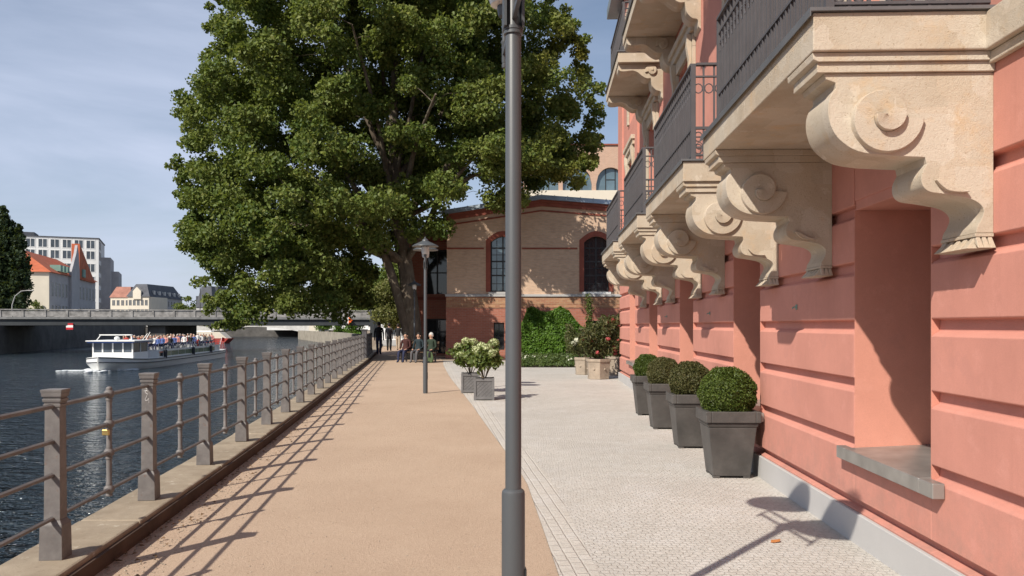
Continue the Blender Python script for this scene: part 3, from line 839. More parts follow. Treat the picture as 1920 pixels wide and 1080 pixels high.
# ------------------------------------------------------------------ flowering planters
def blob_flower(parent, pts, r, n, name, mat, sz):
    P, N = [], []
    for p in pts:
        d = RNG.normal(size=(n, 3)); d /= np.linalg.norm(d, axis=1, keepdims=True)
        P.append(d * (r * (.75 + .3 * RNG.random((n, 1)))) * np.array([1, 1, .85]) + np.array(p)); N.append(d)
    for p, a, b in zip(pts, P, N):
        link(name, leaf_mesh(name, a, b, sz, mat, .9, .6), parent)
def hydrangea(label, x, y, flowers, seed):
    rs = np.random.default_rng(seed)
    r = thing('potted_hydrangea', label, 'potted plant', (x, y, .01), fang * .4, 'hydrangeas in square grey planters beside the path')
    m = MB(); a = .215; hh = .47
    m.box((0, 0, hh / 2), (2 * a - .03, 2 * a - .03, hh - .02))
    for s in (-1, 1):
        for t in (-1, 1): m.box((s * (a - .022), t * (a - .022), hh / 2), (.05, .05, hh))
    for z in (.05, hh - .035):
        for s in (-1, 1):
            m.box((s * (a - .012), 0, z), (.03, 2 * a - .096, .06)); m.box((0, s * (a - .012), z), (2 * a - .096, .03, .06))
    # diagonal lattice on the four sides
    w = a - .05
    for s in (-1, 1):
        for k in range(-4, 5):
            o_ = k * .085
            for sl in (1, -1):
                x0, x1 = max(-w, -w + o_), min(w, w + o_)
                if x1 - x0 < .04: continue
                z0, z1 = hh / 2 + sl * (x0 - o_), hh / 2 + sl * (x1 - o_)
                for ax in (0, 1):
                    P = [(x0, s * (a - .012 + (.0005 if sl > 0 else -.0015)), z0 * .95), (x1, s * (a - .012 + (.0005 if sl > 0 else -.0015)), z1 * .95)]
                    if ax: P = [(p[1], p[0], p[2]) for p in P]
                    m.tube(P, .006, 4)
    m.build('planter', M['planter_grey'], r, bevel=.003)
    m = MB(); m.box((0, 0, hh - .02), (2 * a - .07, 2 * a - .07, .02)); m.build('soil', M['soil'], r)
    m = MB(); cen = []; 
    for k in range(13):
        an = rs.random() * 2 * PI; rr = .12 + .30 * rs.random()
        top = (math.cos(an) * rr, math.sin(an) * rr, .72 + .26 * rs.random())
        m.tube([(top[0] * .12, top[1] * .12, hh - .02), (top[0] * .45, top[1] * .45, hh + .16), top], [.009, .007, .004], 5); cen.append(top)
    m.build('stems', M['twig'], r)
    flowers = [(f[0] * 1.15, f[1] * 1.15, f[2] - .08) for f in flowers]
    cen += [(f[0] * .9, f[1] * .9, f[2] - .12) for f in flowers]
    P, N = clump_points(cen, [.17] * len(cen), [42] * len(cen), .8, .5)
    link('leaves', leaf_mesh('leaves', P, N, .105, M['leaf_hyd'], .7, .45), r)
    blob_flower(r, flowers, .10, 190, 'flower_head', M['petal_lime'], .035)
    return r
hydrangea('hydrangea in the front square planter with diagonal lattice sides', -.60, 17.15, [(.06, -.16, 1.20), (.19, .05, 1.30), (-.12, -.05, 1.13), (.15, -.22, 1.08), (-.05, .10, 1.22)], 3)
hydrangea('hydrangea in the square planter just behind the lattice fronted one', -.98, 18.95, [(-.10, -.12, 1.30), (-.26, .02, 1.17), (-.20, -.25, .97), (.06, -.1, 1.12), (.05, .12, 1.28)], 5)
def tub(label, x, y, a, hh, plant):
    r = thing('potted_oleander' if plant == 'ole' else 'potted_rose', label, 'potted plant', (x, y, .01), .3, 'beige tubs at the corner of the red house')
    m = MB(); n = 6
    def ringp(rad, z): return [(rad * math.cos(2 * PI * k / n + .25), rad * math.sin(2 * PI * k / n + .25), z) for k in range(n)]
    prof = [(a * .84, 0), (a * .86, .04), (a * .84, .05), (a * .95, hh - .09), (a * 1.02, hh - .08), (a * 1.02, hh), (a * .88, hh), (a * .86, hh - .06)]
    V = []; F = []
    for rad, z in prof: V += ringp(rad, z)
    for i in range(len(prof) - 1):
        for k in range(n): F.append([i * n + k, i * n + (k + 1) % n, (i + 1) * n + (k + 1) % n, (i + 1) * n + k])
    F.append(list(range(n))[::-1]); m.add(V, F)
    for k in range(n):
        an = 2 * PI * (k + .5) / n + .25; rad = a * .90 * math.cos(PI / n)
        m.ball((rad * math.cos(an), rad * math.sin(an), hh * .5), .035, 8, 6)
    m.build('tub', M['tub'], r, bevel=.008)
    m = MB(); m.lathe([(0, hh - .055), (a * .84, hh - .055), (a * .84, hh - .10)], n=6); m.build('soil', M['soil'], r)
    return r
def oleander(label, x, y, a, hh, hp, seed):
    rs = np.random.default_rng(seed); r = tub(label, x, y, a, hh, 'ole')
    m = MB(); cen = []; tops = []
    for k in range(22):
        an = rs.random() * 2 * PI; rr = .15 + .55 * rs.random()
        top = (math.cos(an) * rr, math.sin(an) * rr, hh + hp * (.45 + .55 * rs.random()))
        m.tube([(top[0] * .15, top[1] * .15, hh - .06), (top[0] * .5, top[1] * .5, hh + hp * .3), top], [.012, .010, .004], 5)
        for t in (.35, .55, .75, 1):
            cen.append((top[0] * (t * .9 + .1), top[1] * (t * .9 + .1), hh + (top[2] - hh) * t))
        tops.append(top)
    m.build('stems', M['twig'], r)
    P, N = clump_points(cen, [.17] * len(cen), [34] * len(cen), .9, .6)
    link('leaves', leaf_mesh('leaves', P, N, .15, M['leaf_ole'], .25, .3), r)
    fl = [tops[k] for k in range(8)] + [(.30, -.45, hh + .35), (.05, -.6, hh + .6), (-.2, -.4, hh + .2), (.45, -.2, hh + .15)]
    fl += [tuple(cen[k]) for k in (3, 11, 22, 35, 47, 58, 66, 71)]
    blob_flower(r, fl, .052, 42, 'flower_cluster', M['petal_red'], .05)
oleander('beige tub with tall red flowering oleander, front one of the three corner tubs', 2.56, 23.75, .40, .60, 1.15, 9)
oleander('beige tub with red oleander half hidden behind the house corner', 3.32, 25.6, .36, .60, 1.2, 12)
r = tub('beige tub with white rose blooms left of the oleander', 2.32, 25.9, .34, .56, 'rose')
m = MB(); cen = []; rs = np.random.default_rng(4)
for k in range(12):
    an = rs.random() * 2 * PI; rr = .1 + .38 * rs.random(); top = (math.cos(an) * rr - .08, math.sin(an) * rr, .56 + .25 + .35 * rs.random())
    m.tube([(top[0] * .15, top[1] * .15, .5), top], [.009, .004], 5); cen += [top, (top[0] * .7, top[1] * .7, top[2] * .8)]
m.build('stems', M['twig'], r)
P, N = clump_points(cen, [.15] * len(cen), [28] * len(cen), .9, .5); link('leaves', leaf_mesh('leaves', P, N, .09, M['leaf_ole'], .6, .4), r)
blob_flower(r, [(-.30, -.2, 1.12), (-.14, -.3, 1.20), (-.40, -.1, 1.0), (.1, -.2, 1.30)], .09, 110, 'flower_head', M['petal_white'], .05)

# ------------------------------------------------------------------ brick hall
FY = 38.7
hall = thing('brick_hall', 'yellow brick hall with red brick base and arched windows behind the ivy', 'building', (0, FY, 0))
XL, XR = -3.15, 9.0
def ztop(x): return 6.95 + (x - XL) * (7.66 - 6.95) / (1.42 - XL) if x < 1.42 else 7.66 - (x - 1.42) * .075
WIN = [(-.44, 1.19), (4.08, 1.19)]         # centre, width
zb, zs, za = 3.22, 5.62, 5.90
LOW = [(-.63, .50, .35, 1.72), (4.15, 1.15, .5, 1.82)]
def arch(c, w, z0, zs, za, n=8):
    """segment-arched outline"""
    P = [(c - w / 2, z0), (c + w / 2, z0), (c + w / 2, zs)]
    for k in range(1, n):
        t = k / n; P.append((c + w / 2 - w * t, zs + (za - zs) * math.sin(PI * t) ** .9))
    return P + [(c - w / 2, zs)]
# wall as strips around the openings
m = MB()
def strip(mm, x0, x1, z0, z1f, th=.5, y=0.0):
    mm.add([(x0, y, z0), (x1, y, z0), (x1, y, z1f(x1)), (x0, y, z1f(x0)), (x0, y + th, z0), (x1, y + th, z0), (x1, y + th, z1f(x1)), (x0, y + th, z1f(x0))],
           [(0, 1, 2, 3), (4, 5, 6, 7), (0, 1, 5, 4), (1, 2, 6, 5), (2, 3, 7, 6), (3, 0, 4, 7)])
xs = [XL, WIN[0][0] - .595, WIN[0][0] + .595, 1.42, WIN[1][0] - .595, WIN[1][0] + .595, XR]
for a, b, op in ((0, 1, 0), (1, 2, 1), (2, 3, 0), (3, 4, 0), (4, 5, 1), (5, 6, 0)):
    x0, x1 = xs[a], xs[b]
    if not op: strip(m, x0, x1, 2.62, ztop)
    else:
        strip(m, x0, x1, 2.62, lambda x: zb)
        c = (x0 + x1) / 2; n = 8
        for k in range(n):
            p, q = x0 + (x1 - x0) * k / n, x0 + (x1 - x0) * (k + 1) / n
            fz = lambda x: zs + (za - zs) * max(0, math.sin(PI * (x - x0) / (x1 - x0))) ** .9
            m.add([(p, 0, fz(p)), (q, 0, fz(q)), (q, 0, ztop(q)), (p, 0, ztop(p)), (p, .5, fz(p)), (q, .5, fz(q)), (q, .5, ztop(q)), (p, .5, ztop(p))],
                  [(0, 1, 2, 3), (4, 5, 6, 7), (0, 1, 5, 4), (3, 2, 6, 7)])
m.bx(XL, XL + .5, .501, 12, 2.62, 6.9)
m.build('wall', M['brick_yellow'], hall)
m = MB()
xs2 = [XL - .04]
for c, w_, z0, z1 in LOW: xs2 += [c - w_ / 2, c + w_ / 2]
xs2 += [XR]
for i in range(0, len(xs2), 2): m.bx(xs2[i], xs2[i + 1], -.05, .5, 0, 2.45)
for c, w_, z0, z1 in LOW:
    m.bx(c - w_ / 2, c + w_ / 2, -.05, .5, 0, z0); m.bx(c - w_ / 2, c + w_ / 2, -.05, .5, z1, 2.45)
m.bx(XL - .04, XL + .5, .501, 12, 0, 2.61)
m.bx(XL - .07, XR, -.09, -.051, 0, .42)
m.build('base_wall', M['brick_red'], hall)
m = MB(); m.bx(XL - .02, XR, -.035, .49, 2.452, 2.62); m.bx(XL - .06, XR, -.08, .48, 2.45, 2.50); m.bx(XL - .03, XR, -.045, -.002, 2.63, 2.98); m.build('terracotta_band', M['terracotta'], hall)
m = MB(); m.bx(XL - .08, XR, -.11, -.003, 2.985, 3.10); m.build('string_course', M['grey_trim'], hall, bevel=.01)
m = MB(); m.bx(XL - .01, WIN[0][0] - .92, -.025, -.003, 5.28, 5.36); m.bx(WIN[0][0] + .92, WIN[1][0] - .92, -.025, -.003, 5.28, 5.36)
for a, b in ((XL - .05, 1.42), (1.42, XR)):
    for z0, z1, yy in ((-.55, -.48, -.05), (-.30, -.12, -.10), (-.12, -.0, -.16)):
        m.add([(a, yy, ztop(a) + z0), (b, yy, ztop(b) + z0), (b, yy, ztop(b) + z1), (a, yy, ztop(a) + z1), (a, -.003, ztop(a) + z0), (b, -.003, ztop(b) + z0), (b, -.003, ztop(b) + z1), (a, -.003, ztop(a) + z1)],
              [(0, 1, 2, 3), (0, 1, 5, 4), (3, 2, 6, 7), (0, 3, 7, 4), (1, 2, 6, 5)])
m.build('cornice', M['red_trim'], hall)
m = MB()
for a, b in ((XL - .25, 1.42), (1.42, XR)):
    za_, zb_ = ztop(a) + .004, ztop(b) + .004
    m.add([(a, -.26, za_), (b, -.26, zb_), (b, -.22, zb_ + .22), (a, -.22, za_ + .22), (a, 12, za_), (b, 12, zb_), (b, 12, zb_ + .5), (a, 12, za_ + .5), (a, .5, za_ + .34), (b, .5, zb_ + .34)],
          [(0, 1, 2, 3), (3, 2, 9, 8), (8, 9, 6, 7), (0, 1, 5, 4), (0, 3, 8, 7, 4), (1, 2, 9, 6, 5), (4, 5, 6, 7)])
    k = a
    while k < b:
        m.bx(k, k + .03, -.262, -.20, ztop(k) + .02, ztop(k) + .25); k += .62
m.build('roof', M['zinc'], hall)
for i, (c, w_) in enumerate(WIN):
    m = MB()
    # red brick surround ring, proud of the wall
    inn = arch(c, w_, zb, zs, za); outr = arch(c, w_ + .46, zb, zs + .10, za + .26)
    nn = len(inn)
    V = [(p[0], -.03, p[1]) for p in inn] + [(p[0], -.03, p[1]) for p in outr] + [(p[0], .30, p[1]) for p in inn] + [(p[0], -.003, p[1]) for p in outr]
    F = []
    for k in range(1, nn):
        j = (k + 1) % nn
        F += [[k, j, nn + j, nn + k], [k, j, 2 * nn + j, 2 * nn + k], [nn + k, nn + j, 3 * nn + j, 3 * nn + k]]
    m.add(V, F); m.build('window_surround', M['red_trim'], hall)
    m = MB(); m.bx(c - w_ / 2 - .1, c + w_ / 2 + .1, -.12, .12, 3.105, 3.215); m.build('window_sill', M['white_render' if i else 'grey_trim'], hall, bevel=.01)
    m = MB()
    for x in (c - w_ / 2 + .03, c - .0, c + w_ / 2 - .03): m.bx(x - .035, x + .035, .16, .22, zb, za - .02 if abs(x - c) < .1 else zs + .05)
    for z in (zb + .035, 4.02, 4.70, 5.35): m.bx(c - w_ / 2, c + w_ / 2, .162, .218, z - .035, z + .035)
    for x in (c - w_ / 4, c + w_ / 4): m.bx(x - .014, x + .014, .17, .21, zb, zs + .15)
    for z in (3.62, 4.36, 5.02): m.bx(c - w_ / 2, c + w_ / 2, .172, .208, z - .014, z + .014)
    f = m.build('window', M['frame_dark'], hall)
    m = MB(); m.prism(arch(c, w_ + .1, zb - .02, zs, za + .02), lambda p, t: (p[0], .185 + .012 * t, p[1])); m.build('pane', M['glass_blue' if i == 0 else 'glass'], f)
for c, w_, z0, z1 in LOW:
    m = MB(); m.bx(c - w_ / 2, c + w_ / 2, .15, .2, z1 - .06, z1); m.bx(c - w_ / 2, c - w_ / 2 + .05, .151, .199, z0, z1 - .06); m.bx(c + w_ / 2 - .05, c + w_ / 2, .151, .199, z0, z1 - .06); m.bx(c - .02, c + .02, .152, .198, z0, z1 - .06); m.bx(c - w_ / 2 + .05, c + w_ / 2 - .05, .153, .197, 1.0, 1.04)
    f = m.build('cellar_window', M['frame_dark'], hall)
    m = MB(); m.bx(c - w_ / 2, c + w_ / 2, .17, .18, z0, z1); m.build('pane', M['glass'], f)
m = MB(); m.bx(XL + .52, XR, .52, 12, 0, 6.8); m.build('hall_core', M['brick_yellow'], hall)
# set-back wing in the shade of the tree
wing = thing('brick_wing', 'dark shaded brick wing set back to the left of the brick hall', 'building', (0, 42.2, 0))
m = MB(); A, B = -5.45, -3.20
for x0, x1, z0, z1 in ((A, -4.55, 0, 6.3), (-3.36, B, 0, 6.3), (-4.55, -3.36, 1.95, 3.25), (-4.55, -3.36, 5.6, 6.3), (-4.55, -3.36, 0, .12)):
    m.bx(x0, x1, 0, .5, z0, z1)
m.bx(A, A + .4, .501, 9, 0, 6.3)
m.build('wall', M['brick_red'], wing)
m = MB(); m.bx(A - .1, B, -.1, -.003, 2.95, 3.08); m.bx(A - .1, B, -.14, -.003, 6.0, 6.2); m.build('string_course', M['red_trim'], wing)
m = MB(); m.bx(A - .2, B, -.3, 9, 6.305, 6.55); m.build('roof', M['slate'], wing)
for z0, z1, nm in ((3.25, 5.6, 'window'), (.12, 1.95, 'doorway')):
    m = MB()
    for x in (-4.5, -3.955, -3.41): m.bx(x - .04, x + .04, .2, .27, z0, z1)
    m.bx(-4.55, -3.36, .202, .268, z1 - .08, z1); m.bx(-4.55, -3.36, .202, .268, z0 + 1.1, z0 + 1.16)
    f = m.build(nm, M['frame_dark'], wing)
    m = MB(); m.bx(-4.55, -3.36, .23, .24, z0, z1); m.build('pane', M['glass'], f)

# ivy mound, planted bed, sapling
n = 15000
cx = RNG.uniform(.35, 3.5, n)
top = 2.45 - .28 * np.abs(np.sin(cx * 2.3 + 1)) - np.clip((cx - 2.7) * 1.3, 0, 1.6) - np.clip((.75 - cx) * 2.2, 0, 1.6)
zz = RNG.random(n) ** .85 * np.maximum(top, .5)
bul = .35 + .35 * np.sin(cx * 4.1 + zz * 2.5) ** 2 + .45 * (1 - zz / 2.6)
P = np.stack([cx, FY - .1 - bul * (.75 + .3 * RNG.random(n)), zz + .05], 1)
N = np.tile(np.array([[-.2, -.8, .55]]), (n, 1)) + .35 * np.stack([np.cos(cx * 4.1 + zz * 3), np.zeros(n), np.sin(zz * 5 + cx * 3)], 1)
N /= np.linalg.norm(N, axis=1, keepdims=True)
tag(link('ivy', leaf_mesh('ivy', P, N, .115, M['leaf_ivy'], .85, .55)), 'bright green ivy mound climbing the red brick base of the hall', 'ivy')
n = 9000
cx = RNG.uniform(.1, 4.6, n); cy = RNG.uniform(30.3, 37.4, n)
hz = .10 + .22 * np.clip((cy - 30.25) * .9, 0, 1) * (.55 + .45 * np.sin(cx * 5 + cy) ** 2)
P = np.stack([cx, cy, hz * RNG.random(n) ** .4], 1)
N = np.tile(np.array([[-.1, -.5, .85]]), (n, 1))
bed = link('ground_cover', leaf_mesh('ground_cover', P, N, .12, M['leaf_bed'], .5, .5)); tag(bed, 'low green ground cover with small white blooms below the ivy', 'ground cover', kind='stuff')
k = 12
P2 = np.stack([RNG.uniform(.3, 4.2, k), RNG.uniform(31, 33.6, k), RNG.uniform(.22, .36, k)], 1)
pc = np.repeat(P2, 8, 0) + RNG.normal(scale=.028, size=(k * 8, 3))
link('blooms', leaf_mesh('blooms', pc, np.tile([[0, -.6, .8]], (k * 8, 1)), .06, M['petal_white'], .9, .6), bed)['kind'] = 'stuff'
sheet('plant_bed', [(.25, 30.2), (14, 30.2), (14, FY - .1), (.25, FY - .1)], .016, M['soil'])
sap = thing('sapling', 'slim sapling with a narrow crown right of the ivy', 'sapling', (3.55, 37.0, 0))
m = MB(); m.tube([(0, 0, 0), (.02, 0, 1.5), (-.02, 0, 2.9)], [.02, .015, .006], 6); m.build('trunk', M['twig'], sap)
cen = [(RNG.normal() * .05, RNG.normal() * .05, z) for z in np.linspace(1.1, 2.9, 14)]
P, N = clump_points(cen, [.17] * 14, [40] * 14, 1.1, .5); link('crown', leaf_mesh('crown', P, N, .10, M['leaf_hyd'], .55, .4), sap)
n = 3200
cx = RNG.uniform(2.5, 4.9, n); zz = RNG.random(n) * (1.1 + .5 * np.sin(cx * 3) ** 2)
P = np.stack([cx, RNG.uniform(36.2, 37.8, n), zz + .1], 1)
tag(link('shrub', leaf_mesh('shrub', P, np.tile([[-.2, -.7, .6]], (n, 1)), .12, M['leaf_ole'], .45, .4)), 'loose yellowish shrub growing behind the corner tubs', 'shrub')

# arched brick block behind
blk = thing('arched_building', 'pale pink brick building with big round arched windows above the hall roof', 'building', (0, 70, 0))
m = MB(); X0, X1 = 1.0, 16.0
zlo, zar, ztp = 13.4, 16.15, 17.35
cxs = [5.72 + 2.92 * k for k in range(-1, 4)]; rw = 1.28
m.bx(X0, X1, 0, 6, 0, zlo - 1.25, 1); m.bx(X0, X1, -.12, .5, zlo - 1.249, zlo, 1)
edges = [X0] + sum([[c - rw, c + rw] for c in cxs], []) + [X1]
for i in range(0, len(edges), 2): m.bx(edges[i], edges[i + 1], 0, .6, zlo, ztp, 0)
for c in cxs:
    nn = 14
    for k in range(nn):
        a, b = c - rw + 2 * rw * k / nn, c - rw + 2 * rw * (k + 1) / nn
        f = lambda x: zlo + .55 + math.sqrt(max(0, rw * rw - (x - c) ** 2)) * 1.15
        m.add([(a, 0, f(a)), (b, 0, f(b)), (b, 0, ztp), (a, 0, ztp), (a, .6, f(a)), (b, .6, f(b)), (b, .6, ztp), (a, .6, ztp)], [(0, 1, 2, 3), (4, 5, 6, 7), (0, 1, 5, 4), (3, 2, 6, 7)])
m.build('wall', [M['brick_pink'], M['cream']], blk)
m = MB(); m.bx(X0 - .1, X1, -.12, 6, ztp + .003, ztp + .12); m.bx(X0, X1, .61, 6, zlo - 1.0, ztp); m.build('roof', M['red_trim'], blk)
for c in cxs:
    m = MB()
    for x in (c - .42, c + .42): m.bx(x - .04, x + .04, .28, .36, zlo, zlo + 2.0)
    m.bx(c - .42, c + .42, .282, .358, zlo + .95, zlo + 1.03); f = m.build('window', M['frame_dark'], blk)
    m = MB(); m.bx(c - rw, c + rw, .31, .33, zlo, zlo + 2.2); m.build('pane', M['glass_blue'], f)

# ------------------------------------------------------------------ the big plane tree
TX, TY = -4.60, 38.0
plane = thing('plane_tree', 'huge plane tree with spreading dense green crown beside the river path', 'tree', (TX, TY, 0))
# silhouette read off the photograph at this distance: (z, x left, x right)
def px(x): return (x - 960) / 1500 * TY - TX
def pz(y): return 1.6 + (610 - y) / 1500 * TY
SIL = [(606, 415, 600), (590, 408, 690), (565, 398, 745), (540, 388, 775), (510, 372, 800), (460, 350, 880), (400, 350, 985), (350, 335, 1085), (300, 352, 1098), (240, 345, 1116), (190, 335, 1108), (150, 392, 1092), (90, 402, 1075), (40, 415, 1052), (0, 430, 1028), (-80, 470, 980), (-160, 560, 900), (-210, 650, 820)]
sz_ = np.array([pz(s[0]) for s in SIL]); sl = np.array([px(s[1] + 12) for s in SIL]); sr = np.array([px(s[2] + 12) for s in SIL])
def in_crown(x, y, z, r):
    if z < sz_[0] + .2 or z > sz_[-1]: return False
    a, b = np.interp(z, sz_, sl), np.interp(z, sz_, sr)
    cxx, hw = (a + b) / 2, (b - a) / 2
    u = (x - cxx) / max(.3, hw - r * .7); v = (y + .5) / max(.3, min(6.4, hw * .9))
    if u * u + v * v > 1: return False
    wxx, wyy = TX + x, TY + y
    if wxx > -4.6 and wyy > 36.9 and z < 8.6: return False
    if wxx > -7.2 and wyy > 40.5 and z < 8: return False
    if z < 5.2 and x > -2.4: return False
    if z < 4.6 and abs(x + .5) < 1.6: return False
    if z < 5.6 and abs(x + .4) < .8 and y < 1: return False
    if wyy < 35 and wxx > -3.2 and z < 6.6: return False
    return True
boughs = []; tries = 0
while len(boughs) < 380 and tries < 40000:
    tries += 1
    z = RNG.uniform(sz_[0] + .3, sz_[-1]); x = RNG.uniform(-13, 12); y = RNG.uniform(-7, 6)
    if not in_crown(x, y, z, .6): continue
    a, b = np.interp(z, sz_, sl), np.interp(z, sz_, sr)
    cxx, hw = (a + b) / 2, (b - a) / 2
    q = math.hypot((x - cxx) / hw, (y + .5) / max(.3, min(6.4, hw * .9)))
    if q < .45 and RNG.random() < .5: continue
    if x > -6 and y < -1.0 and 5.5 < z < 16 and RNG.random() < .68: continue
    if any((x - p[0]) ** 2 + (y - p[1]) ** 2 + (z - p[2]) ** 2 * 1.3 < 1.42 ** 2 for p in boughs): continue
    boughs.append((x, y, z))
for qx, qy, dy_ in ((1060, 325, .8), (1085, 270, .5), (1000, 345, 1.2), (1035, 290, -.5), (1075, 345, 1.8), (975, 330, .3)):
    boughs.append((px(qx), dy_, max(9.3, pz(qy))))
for qx, qy, dy_ in ((805, 372, -1.2), (840, 380, -1.5), (720, 520, .8), (660, 540, 0), (690, 480, -.5), (610, 560, .3)):
    boughs.append((px(qx), dy_, pz(qy)))
centers, radii = [], []
for (bx_, by_, bz_) in boughs:
    R_ = RNG.uniform(.85, 1.45)
    for k in range(int(RNG.integers(5, 9))):
        d = RNG.normal(size=3); d[2] = abs(d[2]) * .9 - .25; d[1] -= .25; d /= np.linalg.norm(d)
        rr = R_ * RNG.uniform(.45, 1.0)
        x, y, z = bx_ + d[0] * rr, by_ + d[1] * rr, bz_ + d[2] * rr * .8
        r = RNG.uniform(.32, .70)
        if in_crown(x, y, z, r * .8): centers.append((x, y, z)); radii.append(r)
# loose sprays that break the outline
for k in range(330):
    z = RNG.uniform(sz_[0] - .3, sz_[-1]); a, b = np.interp(z, sz_, sl), np.interp(z, sz_, sr); sd = RNG.random() < .5
    if not sd and z < 8.5: continue
    centers.append(((a + RNG.uniform(-.1, .5)) if sd else (b - RNG.uniform(-.1, .5)), RNG.uniform(-2, 1.5), z)); radii.append(RNG.uniform(.15, .34))
m = MB()
def limb(pts, rad, n=9):
    P = catmull(pts, 5); R_ = np.interp(np.linspace(0, 1, len(P)), np.linspace(0, 1, len(rad)), rad)
    m.tube(P, list(R_), n); return [np.array(p) for p in P]
skel = []
main = [(0.0, 0, -.05), (.0, 0, .2), (-.04, 0, 1.0), (-.28, 0, 3.0), (-.5, .05, 4.6), (-.85, 0, 6.6), (-.95, -.1, 8.5), (-1.0, -.1, 12), (-.9, 0, 16)]
skel += limb(main, [.56, .44, .40, .38, .36, .34, .28, .2, .08], 14)[20:]
m2 = [(-.12, -.05, .3), (-.40, -.1, 1.5), (-.85, -.2, 3.2), (-1.35, -.4, 4.8), (-2.3, -.8, 7.2), (-3.6, -1.2, 9.6)]
skel += limb(m2, [.30, .25, .22, .20, .15, .07], 12)[12:]
for st, en, r0 in ((4, (-6.5, -2, 6.2), .2), (4, (3.5, -3.2, 9.5), .2), (5, (5.5, -1, 12), .2), (5, (-6.5, 1, 12.5), .2), (5, (1.5, -5.5, 11), .18), (5, (-3, 5.5, 12), .18), (6, (4.5, 2.5, 16), .16), (6, (-5, -2, 17), .16), (6, (1, 4, 17), .14), (4, (-3.5, -5.5, 6.5), .16), (5, (-2, -5, 14), .16), (6, (2, -2, 19), .12), (6, (-2.5, 1, 19.5), .12), (4, (-7, 0, 9), .18), (5, (6.5, .5, 9.8), .16)):
    p0 = np.array(main[st]); e = np.array(en); mid = p0 * .5 + e * .5 + np.array([0, 0, .6])
    skel += limb([tuple(p0), tuple(p0 * .75 + e * .25 + np.array([0, 0, .1])), tuple(mid), tuple(e)], [r0, r0 * .85, r0 * .6, .04], 7)[3:]
SK = np.array(skel)
CC = np.array(centers)
d0 = np.array([np.min(np.linalg.norm(SK - c, axis=1)) for c in CC])
nodes = SK.copy(); thick = np.full(len(SK), .05)
for i in np.argsort(d0):
    c = CC[i]; d = np.linalg.norm(nodes - c, axis=1) + np.maximum(0, nodes[:, 2] - c[2] - .2) * .8
    j = int(np.argmin(d)); s_ = nodes[j]; r0 = min(thick[j], .014 + .008 * d[j])
    k = s_ * .5 + c * .5 + RNG.normal(scale=.07 * min(2., d[j]), size=3) + np.array([0, 0, .06 * d[j]])
    m.tube([tuple(s_), tuple(k), tuple(c)], [r0, r0 * .75, r0 * .5], 4, caps=False)
    nodes = np.vstack([nodes, k[None], c[None]]); thick = np.append(thick, [r0 * .8, r0 * .6])
m.build('trunk', M['bark'], plane, smooth=60)
P, N = clump_points(centers, radii, [int(440 * r * r + 45) for r in radii], .8, .45)
# a few loose outer sprays
link('crown', leaf_mesh('crown', P, N, .160, M['leaf_plane'], .8, .36, .25), plane)

def simple_tree(name, label, x, y, z0, h, wfun, n, leaf, mat, trunk_r=.15, group=None, crown0=.15):
    r = thing(name, label, 'tree', (x, y, z0), 0, group)
    m = MB(); m.tube([(0, 0, 0), (.1, 0, h * .45), (0, 0, h * .85)], [trunk_r, trunk_r * .7, .03], 7); 
    cs, rs_ = [], []
    for k in range(n):
        t = crown0 + (1 - crown0) * RNG.random()
        wv = wfun((t - crown0) / (1 - crown0)); an = RNG.random() * 2 * PI; q = math.sqrt(RNG.random())
        rad = wv * .34 + .12
        cs.append((math.cos(an) * q * (wv - rad * .5), math.sin(an) * q * (wv - rad * .5), h * t)); rs_.append(rad)
        m.tube([(0, 0, max(.2, h * t - wv * .6)), cs[-1]], [trunk_r * .3, .015], 4, caps=False)
    m.build('trunk', M['bark'], r)
    P, N = clump_points(cs, rs_, [int(60 * max(.5, q_ / leaf / 2) ** 1.6) for q_ in rs_], .9, .4)
    link('crown', leaf_mesh('crown', P, N, leaf, mat, .8, .4), r)
    return r
simple_tree('willow_tree', 'small pale yellowish tree behind the walkers, left of the big trunk', -8.6, 56.5, 0, 4.7, lambda t: 1.5 * math.sin(PI * min(1, .15 + t * .85)) ** .6 + .15, 60, .16, M['leaf_yellow'], .09, crown0=.35)
simple_tree('linden_tree', 'leafy tree half hidden behind the wide crown near the pale bush', -8.0, 68, 0, 9, lambda t: 3.2 * math.sin(PI * min(1, .1 + t * .9)) ** .6 + .2, 70, .3, M['leaf_plane'], .2, crown0=.3)
for lab, x, y, h, wd, n in (('tall dark poplar, highest of the trees at the left edge', -84.0, 132, 20.0, 3.9, 210), ('dark poplar just left of the red roofed building', -80.7, 131, 17.0, 2.0, 150), ('dark poplar squeezed between the two other poplars', -83.6, 134, 16.4, 2.8, 150)):
    simple_tree('poplar_tree', lab, x, y, 1.2, h, lambda t, wd=wd: wd * (math.sin(PI * min(1, .12 + t * .88)) ** .7) * (1 - .35 * t) + .15, n, .5, M['leaf_poplar'], .3, 'dark poplars on the far bank', .05)
simple_tree('street_tree', 'small round green tree before the cream gable wall', -88.5, 150.5 - 1.8, 1.2, 5.0, lambda t: 1.7 * math.sin(PI * min(1, .1 + t * .9)) ** .6, 26, .32, M['leaf_plane'], .12, crown0=.25)
for lab, x, y, h, wd in (('olive green tree right of the grey mansard house', -87, 214, 9.0, 3.6), ('round tree below the blue pyramid roof', -77, 205, 8, 2.8), ('bushy tree on the far bank right of the blue roof', -71, 205, 8.5, 3.0)):
    simple_tree('bank_tree', lab, x, y, .3, h, lambda t, wd=wd: wd * math.sin(PI * min(1, .1 + t * .9)) ** .6, 34, .5, M['leaf_plane'], .2, 'trees on the far bank', .1)
